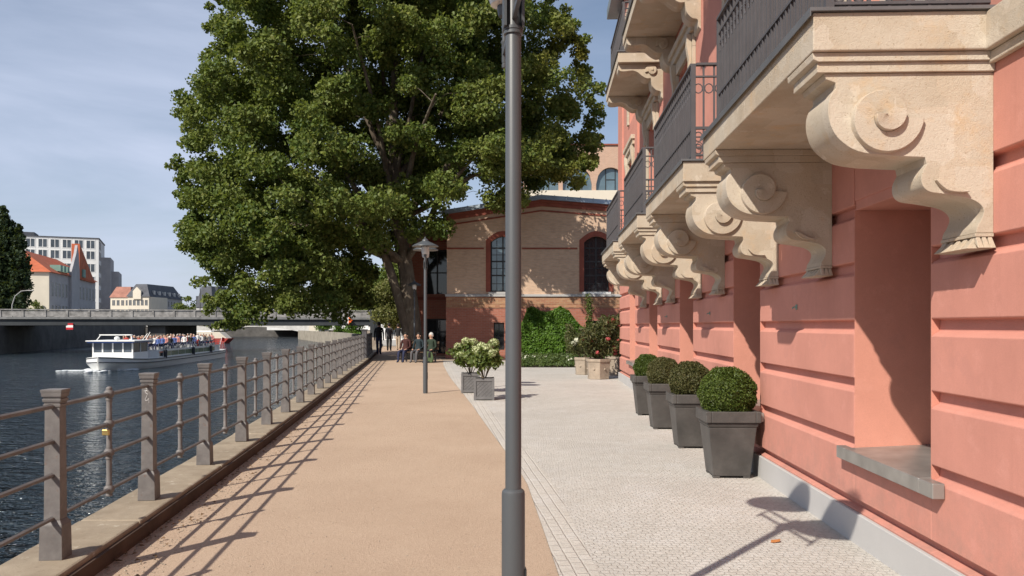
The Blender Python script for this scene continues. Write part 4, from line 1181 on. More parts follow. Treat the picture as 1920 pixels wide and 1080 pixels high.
for lab, x, y, h, wd in (('hanging green shrub on the pale bank seen under the bridge', -38.5, 164, 3.6, 1.9), ('second green shrub on the pale bank, closer to the shore sign', -33.0, 154, 3.8, 1.7), ('low wide shrub on the pale bank at the foot of the bridge', -27.5, 140, 3.2, 2.2)):
    simple_tree('bank_shrub', lab, x, y, -.6, h, lambda t, wd=wd: wd * math.sin(PI * min(1, .2 + t * .8)) ** .6, 26, .3, M['leaf_ivy'], .08, 'shrubs on the pale bank', .05)

# ------------------------------------------------------------------ people (skin modifier figures)
DG = None
def figure_mesh(name, J, E, R, mats, zone):
    """J joints, E edges, R radii; zone(face centre) -> material index"""
    me = bpy.data.meshes.new(name); me.from_pydata([tuple(j) for j in J], E, [])
    o = bpy.data.objects.new('figure_draft', me); C.objects.link(o)
    sm = o.modifiers.new('skin', 'SKIN'); sm.use_smooth_shade = True
    o.modifiers.new('sub', 'SUBSURF').levels = 1
    for i, sv in enumerate(me.skin_vertices[0].data):
        rr = R[i]; sv.radius = rr if hasattr(rr, '__len__') else (rr, rr); sv.use_root = (i == 0)
    dg = bpy.context.evaluated_depsgraph_get(); dg.update()
    out = bpy.data.meshes.new_from_object(o.evaluated_get(dg)); out.name = name
    bpy.data.objects.remove(o); bpy.data.meshes.remove(me)
    out.materials.clear()
    for mm in mats: out.materials.append(mm)
    for p in out.polygons:
        p.material_index = zone(p.center); p.use_smooth = True
    return out
def standing(step=.12, arm=.06):
    J = [(0, 0, .95), (0, 0, 1.12), (0, 0, 1.30), (0, 0, 1.44), (0, -.01, 1.52), (0, -.02, 1.63), (0, -.01, 1.73)]
    R = [(.19, .14), (.18, .13), (.19, .13), (.14, .09), (.058, .058), (.09, .10), (.065, .075)]
    E = [(0, 1), (1, 2), (2, 3), (3, 4), (4, 5), (5, 6)]
    for s in (-1, 1):
        b = len(J)
        J += [(s * .09, 0, .86), (s * .10, -s * step * .5, .50), (s * .10, -s * step + (.05 if s < 0 else 0), .09), (s * .11, -s * step - .12, .035)]
        R += [.11, .082, .058, .045]
        E += [(0, b), (b, b + 1), (b + 1, b + 2), (b + 2, b + 3)]
        b = len(J)
        J += [(s * .195, 0, 1.40), (s * .235, s * arm * .5, 1.13), (s * .225, s * arm * 1.5 - .04, .90), (s * .225, s * arm * 1.8 - .06, .82), (s * .215, s * arm * 1.8 - .09, .76)]
        R += [.062, .046, .034, (.022, .038), (.014, .030)]
        E += [(3, b), (b, b + 1), (b + 1, b + 2), (b + 2, b + 3), (b + 3, b + 4)]
    return J, E, R
def sitting():
    J = [(0, 0, .50), (0, .02, .68), (0, .03, .86), (0, .03, .99), (0, .01, 1.06), (0, -.01, 1.17), (0, 0, 1.27)]
    R = [(.16, .12), (.14, .11), (.16, .11), (.12, .08), (.055, .055), (.085, .095), (.06, .07)]
    E = [(0, 1), (1, 2), (2, 3), (3, 4), (4, 5), (5, 6)]
    for s in (-1, 1):
        b = len(J)
        J += [(s * .10, -.10, .50), (s * .12, -.42, .49), (s * .12, -.46, .10), (s * .13, -.58, .04)]
        R += [.09, .066, .046, .04]
        E += [(0, b), (b, b + 1), (b + 1, b + 2), (b + 2, b + 3)]
        b = len(J)
        J += [(s * .185, .02, .96), (s * .23, -.02, .70), (s * .16, -.24, .60), (s * .13, -.31, .58), (s * .11, -.37, .57)]
        R += [.062, .046, .034, (.022, .036), (.014, .028)]
        E += [(3, b), (b, b + 1), (b + 1, b + 2), (b + 2, b + 3), (b + 3, b + 4)]
    return J, E, R
def person(label, x, y, z, rz, top, leg, hair, pose='stand', sc_=1.0, group=None, kind='walk'):
    if pose == 'stand':
        J, E, R = standing()
        zone = lambda c: 2 if (c.z > 1.50 or (c.z < .86 and abs(c.x) > .19)) else (1 if c.z < .93 else 0) if c.z > .07 else 3
    else:
        J, E, R = sitting()
        zone = lambda c: 2 if (c.z > 1.045 or (c.y < -.26 and .53 < c.z < .66 and abs(c.x) < .19 and c.z > .555)) else (1 if c.z < .59 else 0) if c.z > .07 else 3
    me = figure_mesh('person', J, E, R, [M[top], M[leg], M['skin'], M['cloth_black']], zone)
    o = link('person', me); o.location = (x, y, z); o.rotation_euler = (0, 0, rz); o.scale = (sc_,) * 3
    tag(o, label, 'person', group)
    m = MB(); hz_ = (1.66 if pose == 'stand' else 1.20)
    m.ball((0, .018, hz_ + .02), (.098, .108, .115), 12, 8)
    m.v = [(a, max(b, -.045) if c < hz_ + .05 else b, c) for a, b, c in m.v]
    m.build('hair', M[hair], o, smooth=180)
    m = MB(); m.ball((0, -.115, hz_ - .04), (.014, .02, .022), 6, 5); 
    for s in (-1, 1): m.ball((s * .095, 0, hz_ - .03), (.015, .025, .033), 6, 5)
    m.build('nose_and_ears', M['skin'], o, smooth=180)
    m = MB()
    for s in (-1, 1): m.ball((s * .033, -.098, hz_ - .01), (.012, .008, .008), 6, 5)
    m.build('eyes', M['hair_dark'], o)
    return o
person('person in a long black coat walking away, tallest of the three under the tree', -7.25, 43.6, .01, PI, 'cloth_black', 'cloth_navy', 'hair_dark', sc_=1.0)
person('person in a grey jacket walking away, middle one of the three under the tree', -7.60, 49.5, .01, PI + .1, 'cloth_grey', 'cloth_black', 'hair_dark', sc_=.97)
person('person in a dark jacket and light trousers, right one of the three walkers', -7.25, 51.0, .01, PI - .15, 'cloth_black', 'cloth_beige', 'hair_dark', sc_=.95)
bench = thing('park_bench', 'dark wooden bench between the tree trunk and the brick hall', 'bench', (-4.05, 34.6, .01), -.35)
m = MB()
for k in range(4): m.bx(-.85, .85, -.22 + k * .11, -.13 + k * .11, .42, .45)
m.build('seat', M['wood'], bench)
m = MB()
for k in range(3): m.bx(-.85, .85, .25 + k * .02, .275 + k * .02, .54 + k * .13, .64 + k * .13)
m.build('backrest', M['wood'], bench)
for s in (-1, 1):
    m = MB(); m.bx(s * .7 - .03, s * .7 + .03, -.2, -.15, 0, .418); m.bx(s * .7 - .03, s * .7 + .03, .20, .25, 0, .53); m.bx(s * .7 - .028, s * .7 + .028, -.15, .2, .36, .418); m.build('leg', M['iron'], bench)
def on_bench(dx, dy=0):
    ca, sa = math.cos(-.35), math.sin(-.35); return (-4.05 + dx * ca - dy * sa, 34.6 + dx * sa + dy * ca)
for lab, dx, top, leg, hair, ex in (('person in a dull red jacket at the left end of the bench', -.62, 'cloth_dull_red', 'cloth_navy', 'hair_dark', 0), ('person in a dark teal top seated in the middle of the bench', .0, 'cloth_teal', 'cloth_grey', 'hair_dark', 0), ('white haired person in a dark green jacket at the right end of the bench', .6, 'cloth_dkgreen', 'cloth_black', 'hair_grey', 0)):
    x, y = on_bench(dx, .02); person(lab, x, y, -.03, -.35, top, leg, hair, 'sit')
bag = thing('backpack', 'dark green backpack on the ground in front of the bench', 'backpack', (-3.55, 34.05, .01), .2)
m = MB(); m.prism(catmull([(-.17, 0), (.17, 0), (.18, .3), (.1, .45), (-.1, .45), (-.18, .3)], 3, True), lambda p, t: (p[0], -.1 + .2 * t, p[1] + .01)); m.build('bag_body', M['cloth_green'], bag, bevel=.02)
m = MB(); m.prism(catmull([(-.12, .03), (.12, .03), (.12, .2), (-.12, .2)], 3, True), lambda p, t: (p[0], -.16 + .058 * t, p[1])); m.build('front_pocket', M['cloth_green'], bag)
m = MB(); m.tube([(-.05, 0, .44), (-.04, 0, .50), (.04, 0, .50), (.05, 0, .44)], .009, 6); m.build('carry_handle', M['cloth_black'], bag)

# ------------------------------------------------------------------ tour boat
bang = math.atan2(2.5, 27.8)
boat = thing('tour_boat', 'white river tour boat with a crowded open top deck', 'boat', (-30.35, 58.6, WZ), bang)
m = MB()
ST = [(0, .04, 1.10, .03), (.5, .62, 1.05, .25), (1.2, 1.25, .98, .70), (2.2, 1.75, .90, 1.25), (3.6, 2.08, .82, 1.75), (6, 2.2, .76, 2.1), (14, 2.2, .74, 2.15), (22, 2.2, .76, 2.15), (26.5, 2.1, .80, 2.05), (28, 1.9, .84, 1.8)]
V, F = [], []
for y, hb, dz, wb in ST:
    V += [(-hb, y, dz), (-hb * .98 - .0, y, dz * .55), (-wb, y + (.35 if y < 1 else 0), 0.0), (-wb * .8, y + (.5 if y < 1 else 0), -.4), (wb * .8, y + (.5 if y < 1 else 0), -.4), (wb, y + (.35 if y < 1 else 0), 0.0), (hb * .98, y, dz * .55), (hb, y, dz)]
for i in range(len(ST) - 1):
    for k in range(7):
        F.append([i * 8 + k, i * 8 + k + 1, (i + 1) * 8 + k + 1, (i + 1) * 8 + k])
    F.append([i * 8 + 7, i * 8, (i + 1) * 8, (i + 1) * 8 + 7])
F.append(list(range(8))); F.append([(len(ST) - 1) * 8 + k for k in range(8)])
m.add(V, F); m.build('hull', M['white_paint'], boat, smooth=30)
m = MB()
for s in (-1, 1):
    for fr, r_ in ((.62, .035), (.93, .03)):
        m.tube([(s * (hb + .02), y, dz * fr) for y, hb, dz, wb in ST], r_, 6)
m.build('rub_rail', M['hull_dark'], boat)
m = MB(); m.bx(-1.95, 1.95, 6.9, 25.2, .75, 1.36); 
for s in (-1, 1): m.bx(s * 1.955, s * 1.985, 6.9, 25.2, 1.26, 1.40)
m.bx(-1.98, 1.98, 6.87, 6.9, .74, 1.40)
m.build('saloon', M['white_paint'], boat)
for s in (-1, 1):
    for k in range(8):
        y0 = 8.2 + k * 1.9
        m = MB(); m.bx(s * 1.956, s * 1.975, y0, y0 + 1.75, .84, 1.22); m.build('saloon_window', M['glass_boat'], boat)
m = MB(); m.bx(1.955, 1.985, 6.95, 8.0, .80, 1.25); d = m.build('side_hatch', M['white_paint'], boat)
m = MB(); m.bx(1.986, 1.995, 7.1, 7.85, .86, 1.14); m.build('pane', M['glass'], d); m = MB(); m.bx(1.986, 1.996, 7.02, 7.95, 1.16, 1.23); m.build('trim', M['orange'], d)
for y in (8.12, 15.75, 21.45):
    m = MB(); m.lathe([(.02, .62), (.13, .66), (.14, 1.35), (.02, 1.42)], (2.13, y, 0), 10); m.build('fender', M['hull_dark'], boat, smooth=40)
# wheelhouse
wh = None
m = MB()
m.bx(-1.5, 1.5, 2.7, 5.9, .78, 1.32)
for x in (-1.45, -.75, .0, .75, 1.45):
    m.bx(x - .05, x + .05, 2.7, 2.8, 1.32, 2.08)
for s in (-1, 1):
    for y in (4.3, 5.85): m.bx(s * 1.45 - .05, s * 1.45 + .05, y - .05, y + .05, 1.32, 2.08)
wh = m.build('wheelhouse', M['white_paint'], boat)
m = MB(); m.bx(-1.42, 1.42, 2.735, 2.765, 1.32, 2.08)
for s in (-1, 1): m.bx(s * 1.44, s * 1.46, 2.8, 5.85, 1.32, 2.08)
m.bx(-1.42, 1.42, 5.84, 5.86, 1.32, 2.08); m.build('windscreen', M['glass_far'], wh)
m = MB(); m.bx(-1.8, 1.8, 2.2, 6.3, 2.16, 2.24); m.build('wheelhouse_roof', M['white_paint'], wh, bevel=.02)
m = MB(); m.bx(-1.72, 1.72, 2.28, 6.15, 2.06, 2.158); m.build('roof_band', M['blue_paint'], wh)
m = MB()
m.bx(-1.2, 1.2, 3.2, 3.5, 2.62, 2.70)
for s in (-1, 1): m.tube([(s * 1.15, 3.3, 2.62), (s * 1.3, 3.0, 2.24)], .035, 6)
m.ball((.25, 2.9, 2.40), (.22, .22, .16), 10, 8)
m.tube([(1.35, 5.8, 2.24), (1.65, 5.9, 2.85)], .025, 5); m.tube([(1.1, 5.8, 2.24), (1.45, 5.9, 2.75)], .02, 5)
m.build('radar_mast', M['white_paint'], boat)
m = MB()
for s in (-1, 1):
    for y in np.arange(7, 25.3, 1.22): m.tube([(s * 1.93, y, 1.36), (s * 1.93, y, 1.88)], .015, 5)
    for z in (1.62, 1.88): m.tube([(s * 1.93, 7, z), (s * 1.93, 25.2, z)], .015, 5)
for s in (-1, 1):
    for y in (25.9, 26.8, 27.6): m.tube([(s * 1.8, y, .8), (s * 1.8, y, 1.6)], .018, 5)
    m.tube([(s * 1.8, 25.3, 1.6), (s * 1.8, 27.6, 1.6)], .018, 5)
m.build('deck_rail', M['hull_grey'], boat)
m = MB()
for k in range(17):
    for s in (-1, 1): m.bx(s * .22, s * 1.75, 7.75 + k, 8.1 + k, 1.365, 1.60)
m.build('benches', M['hull_grey'], boat)
m = MB(); m.tube([(1.2, 27.7, .8), (1.4, 28.2, 2.1)], .025, 5); fl = m.build('flag_pole', M['white_paint'], boat)
m = MB(); m.prism([(0, 0), (.5, -.06), (.48, -.42), (.0, -.36)], lambda p, t: (1.40 + p[0] * .3, 28.2 + p[0], 2.08 + p[1] + .02 * t)); m.build('flag', M['sign_red'], fl)
wake = MB()
for k in range(34):
    a = RNG.uniform(-1, 1); y = RNG.uniform(-.6, 2.6)
    s = 1 if a > 0 else -1
    x = s * (.05 + .55 * max(0, y) + RNG.uniform(0, .45))
    wake.ball((x, y, .01), (RNG.uniform(.10, .34), RNG.uniform(.15, .5), RNG.uniform(.04, .13)), 8, 5)
for k in range(16):
    wake.ball((-1.3 - k * .13, 1.6 + RNG.uniform(-.4, .4), .0), (.3, .25, .05), 8, 5)
wk = wake.build('bow_wave', M['foam'], None, smooth=180); wk.location = boat.location; wk.rotation_euler = boat.rotation_euler; tag(wk, 'white foam of the bow wave in front of the tour boat', 'foam', kind='stuff')
# passengers
tops = ['cloth_white', 'cloth_pink', 'cloth_red', 'cloth_blue', 'cloth_black', 'cloth_beige', 'cloth_grey', 'cloth_navy', 'cloth_white', 'cloth_pink']
J, E, R = sitting()
zone = lambda c: 2 if c.z > 1.045 else (1 if c.z < .59 else 0)
base = figure_mesh('person', J, E, R, [M['cloth_white'], M['cloth_navy'], M['skin'], M['hair_dark']], lambda c: 3 if (c.z > 1.2 or (c.z > 1.1 and c.y > .03)) else zone(c))
variants = []
for t_ in tops:
    for hr in ('hair_dark', 'hair_grey', 'cloth_beige'):
        q = base.copy(); q.materials[0] = M[t_]; q.materials[3] = M[hr]; variants.append(q)
ca, sa = math.cos(bang), math.sin(bang)
for k in range(17):
    for c in (-1.55, -.95, -.38, .38, .95, 1.55):
        if RNG.random() < .14: continue
        lx, ly = c + RNG.uniform(-.06, .06), 7.95 + k + RNG.uniform(-.08, .08)
        o = link('passenger', variants[int(RNG.integers(len(variants)))])
        o.location = (-30.35 + lx * ca - ly * sa, 58.6 + lx * sa + ly * ca, WZ + 1.27 + RNG.uniform(-.03, .03))
        o.rotation_euler = (0, 0, bang + RNG.uniform(-.5, .5)); o.scale = (RNG.uniform(.92, 1.05),) * 3
        tag(o, 'seated passenger among the crowd on the open deck of the white tour boat', 'person', 'passengers seated on the tour boat')
pl = person('person in a red top standing at the stern rail of the tour boat', -30.35 + .9 * ca - 26.6 * sa, 58.6 + .9 * sa + 26.6 * ca, WZ + .80, 0, 'cloth_red', 'cloth_navy', 'hair_dark', sc_=.85)
pl = person('person in a white top standing tall above the seated boat passengers', -30.35 + 1.7 * ca - 18.45 * sa, 58.6 + 1.7 * sa + 18.45 * ca, WZ + 1.37, 0, 'cloth_white', 'cloth_red', 'hair_grey', sc_=.72)

# ------------------------------------------------------------------ bridges and far bank
BY0, BY1 = 95.0, 105.0      # near face, left and right end
BXL, BXR = -75.0, -18.6
def by(x): return BY0 + (x + 60.8) / (60.8 - 18.6) * (BY1 - BY0)
br = thing('road_bridge', 'low road bridge with pale parapet panels and dark girder across the river', 'bridge', (0, 0, 0))
def along(m, x0, x1, d0, d1, z0, z1):
    m.add([(x0, by(x0) + d0, z0), (x1, by(x1) + d0, z0), (x1, by(x1) + d1, z0), (x0, by(x0) + d1, z0), (x0, by(x0) + d0, z1), (x1, by(x1) + d0, z1), (x1, by(x1) + d1, z1), (x0, by(x0) + d1, z1)],
          [(0, 3, 2, 1), (4, 5, 6, 7), (0, 1, 5, 4), (1, 2, 6, 5), (2, 3, 7, 6), (3, 0, 4, 7)])
m = MB(); along(m, BXL, BXR, .5, 11.5, 1.55, 2.35); along(m, BXL, BXR, .25, .499, 1.60, 2.30); m.build('girder', M['girder'], br)
m = MB(); along(m, BXL, BXR, 0, 12, 2.352, 2.62); m.build('deck', M['bridge_edge'], br)
x = BXL; k = 0
while x < BXR - 1:
    x1 = min(x + 2.35, BXR)
    m = MB(); along(m, x + .12, x1 - .12, .22, .34, 2.72, 3.38); m.build('parapet_panel', M['concrete'], br)
    m = MB(); along(m, x - .12, x + .119, .15, .42, 2.625, 3.42); m.build('parapet_post', M['concrete'], br)
    x = x1; k += 1
m = MB(); along(m, BXL, BXR, .12, .46, 3.425, 3.56); m.build('handrail', M['concrete'], br)
m = MB(); along(m, BXL, BXR, 11.6, 11.8, 2.625, 3.5); m.build('far_parapet', M['concrete'], br)
for x in (-45.2, -44.0):
    pass
m = MB(); along(m, -45.4, -43.4, 1.0, 11, WZ - 1, 1.549); m.build('pier', M['dark_stone'], br)
m = MB(); along(m, BXR - .02, BXR + .45, -.1, 12, -.5, 3.7); m.build('abutment', M['girder'], br)
def lamp_mast(label, x, y, z, h, curved, grp):
    r = thing('bridge_lamp', label, 'street lamp', (x, y, z), 0, grp)
    m = MB()
    if curved:
        m.tube([(0, 0, 0), (0, 0, h * .45), (.35, 0, h * .78), (1.1, 0, h * .97), (2.0, 0, h)], [.07, .06, .05, .045, .04], 7); m.build('pole', M['grey_trim'], r)
        m = MB(); m.box((2.25, 0, h - .02), (.7, .2, .1)); m.build('lamp_head', M['grey_trim'], r, bevel=.02)
    else:
        m.tube([(0, 0, 0), (0, 0, h)], [.07, .045], 7); m.build('pole', M['iron'], r); m = MB(); m.lathe([(.05, h - .02), (.2, h + .02), (.22, h + .2), (.05, h + .32)], n=10); m.build('lamp_head', M['frame_pale'], r)
lamp_mast('grey lamp with curved arm on the bridge before the poplars', -60.2, by(-60.2) + 1.2, 2.62, 3.2, True, 'lamps on the bridge')
lamp_mast('slim straight lamp post on the bridge left of the blue pyramid roof', -39.3, by(-39.3) + .7, 2.62, 4.4, False, 'lamps on the bridge')
sg = thing('navigation_sign', 'diamond shaped sign, white left half and orange right half, on the bridge girder', 'sign', (-21.3, by(-21.3) - .12, 2.22))
s_ = .52
m = MB(); m.prism([(-s_, 0), (0, -s_), (0, s_)], lambda p, t: (p[0], .06 * t, p[1])); m.build('white_half', M['white_paint'], sg)
m = MB(); m.prism([(0, -s_), (s_, 0), (0, s_)], lambda p, t: (p[0], .06 * t, p[1])); m.build('orange_half', M['orange'], sg)
m = MB(); m.bx(-.05, .05, .061, .36, -.5, .5); m.build('bracket', M['girder'], sg)
# far-bank ground with its quay wall
fb = [(-1500, 84), (-62.5, 84), (-60.0, 93), (-68.5, 128), (-78, 160), (-98, 214), (-260, 300), (-1500, 700)]
sheet('far_bank_ground', fb, 1.2, M['asphalt'])
m = MB()
for (a, b) in zip(fb[1:-2], fb[2:-1]):
    m.add([(a[0], a[1], WZ - 1), (b[0], b[1], WZ - 1), (b[0], b[1], 1.55), (a[0], a[1], 1.55), (a[0] - .8, a[1] + .1, WZ - 1), (b[0] - .8, b[1] + .1, WZ - 1), (b[0] - .8, b[1] + .1, 1.55), (a[0] - .8, a[1] + .1, 1.55)],
          [(0, 1, 2, 3), (4, 5, 6, 7), (0, 1, 5, 4), (3, 2, 6, 7), (0, 3, 7, 4), (1, 2, 6, 5)])
m.bx(-110, -62.4, 83.6, 84.2, WZ - 1, 1.55)
tag(m.build('embankment_wall', M['dark_stone']), 'dark stained embankment wall below the left end of the bridge', 'wall')
# no-entry style board on that wall
sx, sy = -53.6, by(-53.6) + .2
sg = thing('channel_sign', 'small red board with a white middle band hanging below the bridge', 'sign', (sx, sy, 1.5))
m = MB(); m.bx(-.42, .42, 0, .05, -.42, -.16); m.bx(-.42, .42, 0, .05, .12, .36); m.build('red_band', M['sign_red'], sg)
m = MB(); m.bx(-.42, .42, 0, .05, -.159, .119); m.build('white_band', M['white_paint'], sg)
m = MB(); m.bx(-.03, .03, .051, .1, -.3, .9); m.build('bracket', M['girder'], sg)
# pale river wall on our side beyond the bridge
m = MB()
for (a, b), h in zip((((-19.6, 106), (-30, 140)), ((-30, 140), (-52, 196))), (.35, .35)):
    m.add([(a[0] - .4, a[1], WZ - 1), (b[0] - .4, b[1], WZ - 1), (b[0] - .4, b[1], h), (a[0] - .4, a[1], h), (a[0] + .4, a[1], WZ - 1), (b[0] + .4, b[1], WZ - 1), (b[0] + .4, b[1], h), (a[0] + .4, a[1], h)],
          [(0, 1, 2, 3), (4, 5, 6, 7), (0, 1, 5, 4), (3, 2, 6, 7), (0, 3, 7, 4), (1, 2, 6, 5)])
tag(m.build('river_wall', M['river_stone']), 'pale river wall seen under the right end of the bridge', 'wall')
# second bridge with shallow arches
b2 = thing('arch_bridge', 'second low bridge with shallow arches seen under the first bridge', 'bridge', (0, 214, 0))
m = MB(); nn = 12
for s0, s1 in ((-112, -84), (-82.5, -54)):
    for k in range(nn):
        a, b = s0 + (s1 - s0) * k / nn, s0 + (s1 - s0) * (k + 1) / nn
        f = lambda x: -.9 + 2.1 * math.sin(PI * (x - s0) / (s1 - s0)) ** .8 if s0 < x < s1 else -.9
        m.add([(a, 0, f(a)), (b, 0, f(b)), (b, 0, 1.9), (a, 0, 1.9), (a, 10, f(a)), (b, 10, f(b)), (b, 10, 1.9), (a, 10, 1.9)], [(0, 1, 2, 3), (4, 5, 6, 7), (0, 1, 5, 4), (3, 2, 6, 7)])
m.build('arch', M['pale_grey'], b2)
m = MB(); m.bx(-113, -52, -.2, 10.2, 1.905, 2.3); m.bx(-113, -52, -.1, .1, 2.3, 3.0); m.build('deck', M['concrete'], b2)
m = MB(); m.bx(-83.99, -82.51, -1.0, 11, WZ - 1, 1.0); m.bx(-113.5, -112.01, -1, 11, WZ - 1, 1.9); m.build('pier', M['cream'], b2)
m = MB(); m.bx(-54, -51.5, -1.2, 11, WZ - 1, 2.4); m.build('abutment', M['cream'], b2)
# moored boats
rb = thing('restaurant_boat', 'moored boat with red hull and cream roof seen below the bridge', 'boat', (-57.5, 150, WZ), .0)
m = MB(); m.prism([(-4.0, .0), (3.4, .0), (4.3, .95), (-4.0, .8)], lambda p, t: (p[0], 3.2 * t, p[1])); m.build('hull', M['cloth_red'], rb)
m = MB(); m.prism([(-3.9, .95), (4.0, .97), (2.6, 2.15), (-3.7, 2.15)], lambda p, t: (p[0] * .98, .2 + 2.8 * t, p[1])); m.build('roof', M['cream'], rb)
m = MB(); m.bx(-2.0, .8, .8, 2.2, 2.16, 2.4); m.build('skylight', M['white_paint'], rb)
bb = thing('moored_barge', 'small blue and white moored boat left of the red one', 'boat', (-63.6, 150.5, WZ), .0)
m = MB(); m.prism([(-2.0, .0), (1.6, .0), (1.9, .8), (-2.0, .8)], lambda p, t: (p[0], 2.4 * t, p[1])); m.build('hull', M['blue_paint'], bb)
m = MB(); m.bx(-1.6, 1.2, .4, 2.0, .81, 1.7); m.build('cabin', M['pale_grey'], bb)
m = MB(); m.bx(-1.9, -.2, .3, 2.1, 1.95, 2.3); m.build('canopy', M['white_paint'], bb)

# ------------------------------------------------------------------ far buildings
def windows(root, org, ux, cols, rows, w_, h_, name='window', frame='frame_pale', glass='glass_far', out=(0, -1), dep=.10):
    """grid of windows on a face: org + ux*col, z rows; each its own part with a pane"""
    fm = None
    ang = math.atan2(ux[1], ux[0])
    for z in rows:
        for c in cols:
            if fm is None:
                m = MB(); b_ = .07 * max(1, w_)
                m.bx(-w_ / 2 - b_, w_ / 2 + b_, -.06, -.004, -b_, 0); m.bx(-w_ / 2 - b_, w_ / 2 + b_, -.06, -.004, h_, h_ + b_)
                for s in (-1, 0, 1): m.bx(s * w_ / 2 - b_ * .5, s * w_ / 2 + b_ * .5, -.055, -.004, 0, h_)
                f = m.build(name, M[frame], root); fm = f
                m = MB(); m.bx(-w_ / 2, w_ / 2, -.030, -.004, 0, h_); pn = m.build('pane', M[glass], f)
            else:
                f = fm.copy(); C.objects.link(f); f.parent = root
                q = pn.copy(); C.objects.link(q); q.parent = f
            f.location = (org[0] + ux[0] * c, org[1] + ux[1] * c, z); f.rotation_euler = (0, 0, ang)
def rng(a, b, n): return [a + (b - a) * (i + .5) / n for i in range(n)]
def hip(m, x0, x1, y0, y1, z0, z1, inx, iny, ov=.4):
    x0 -= ov; x1 += ov; y0 -= ov; y1 += ov
    m.add([(x0, y0, z0), (x1, y0, z0), (x1, y1, z0), (x0, y1, z0), (x0 + inx, y0 + iny, z1), (x1 - inx, y0 + iny, z1), (x1 - inx, y1 - iny, z1), (x0 + inx, y1 - iny, z1)],
          [(0, 3, 2, 1), (4, 5, 6, 7), (0, 1, 5, 4), (1, 2, 6, 5), (2, 3, 7, 6), (3, 0, 4, 7)])
# red tiled hall; local +y runs along its long river side
rh = thing('red_roofed_hall', 'old hall with orange tiled roof, cream end wall and a pointed gable', 'building', (-86.8, 150, 1.2), math.atan2(9.5, 35))
Wd, Ln, eh = 15, 36, 10.4
m = MB(); m.bx(-Wd, -.002, 0, .3, 0, eh, 0); m.bx(-Wd, 0, .301, Ln, 0, eh, 1); m.build('wall', [M['cream'], M['grey_shade_render']], rh)  # long side greyer than the end wall, its shade put into the colour
m = MB(); hip(m, -Wd, 0, 0, Ln, eh + .003, eh + 4.6, 6.9, 6.5, .5); m.build('roof', M['tile_roof'], rh)
m = MB(); m.prism([(20, eh - .2), (33.8, eh - .4), (20.3, 17.7)], lambda p, t: (.45 - 1.6 * t, p[0], p[1])); m.build('gable_roof', M['tile_roof'], rh)
m = MB(); m.prism([(13.6, 0), (20.0, 0), (20.0, 11.2), (19.2, 15.4), (18.2, 17.2), (17.2, 15.4), (13.6, 11.4)], lambda p, t: (.42 + .5 * t - .4, p[0], p[1])); m.build('gable_wall', M['grey_shade_render'], rh)
for yy in (6.5, 9, 11.5): 
    m = MB(); m.bx(-1.6, .3, yy, yy + 1.5, eh + .6, eh + 1.8); m.build('dormer', M['copper'], rh)
m = MB(); m.bx(-1.4, .75, 22, 24, eh + .3, eh + 2.0); m.build('dormer', M['copper'], rh)
windows(rh, (.0, 0), (0, 1), rng(1, 13, 5), (1.6, 6.0), 1.1, 2.6, frame='grey_trim')
windows(rh, (.0, 0), (0, 1), rng(21, 35.5, 5), (1.6, 6.0), 1.1, 2.6, frame='grey_trim')
# white modern block
wb = thing('white_office_block', 'white modern block with rows of large windows rising behind the red roofs', 'building', (-124, 240, 1.2), .40)
m = MB(); m.bx(-30, 0, 0, 22, 0, 26.3); m.bx(-.001 - 2, 2.6, 9, 24, 0, 21.5, 1); m.bx(2.601, 4.6, 14, 30, 0, 17.5, 1); m.build('wall', [M['white_render'], M['grey_shade_render']], wb)  # rear wings grey, the right side's shade put into their colour
m = MB(); m.bx(-30.2, .2, -.2, 22.2, 26.303, 26.6); m.bx(-29, -17, 2, 10, 26.61, 27.8); m.bx(-27, -24, 3, 8, 27.81, 31.0); m.build('roof', M['slate'], wb)
windows(wb, (0, 0), (1, 0), rng(-28.6, -.6, 9), (1.2, 5.0, 8.8, 12.6, 16.4, 20.2, 23.4), 2.3, 2.3, frame='white_render')
windows(wb, (0, 0), (0, 1), rng(.6, 8.4, 3), (1.2, 5.0, 8.8, 12.6, 16.4, 20.2, 23.4), 1.3, 2.3, frame='grey_trim')
# cream house and mansard house
ch = thing('cream_house', 'cream house with red roof left of the dark mansard roof', 'building', (-131.5 * .846, 262 * .846, 1.2)); ch.scale = (.846,) * 3
m = MB(); m.bx(0, 6.5, 0, 12, 0, 9.6); m.build('wall', M['cream'], ch)
m = MB(); hip(m, 0, 6.5, 0, 12, 9.603, 13.2, 1.2, 2.5, .3); m.build('roof', M['tile_pale'], ch)
windows(ch, (0, 0), (1, 0), rng(.3, 6.2, 4), (1.0, 4.0, 7.0), .9, 1.7)
mh = thing('mansard_house', 'long house with dark mansard roof, cream gable front and shaded grey side', 'building', (-118.0 * .846, 260 * .846, 1.2), 0); mh.scale = (.846,) * 3
m = MB(); m.bx(-6.9, 0, 0, 14, 0, 9.8, 0)
L2 = 36
m.add([(0.002, .001, 0), (-4, L2, 0), (-4, L2, 9.8), (.002, .001, 9.8), (-6.9, 14.001, 0), (-16, L2 + 1, 0), (-16, L2 + 1, 9.8), (-6.9, 14.001, 9.8)], [(0, 1, 2, 3), (1, 5, 6, 2), (5, 4, 7, 6), (3, 2, 6, 7)], 1)
m.build('wall', [M['cream'], M['grey_shade_render']], mh)
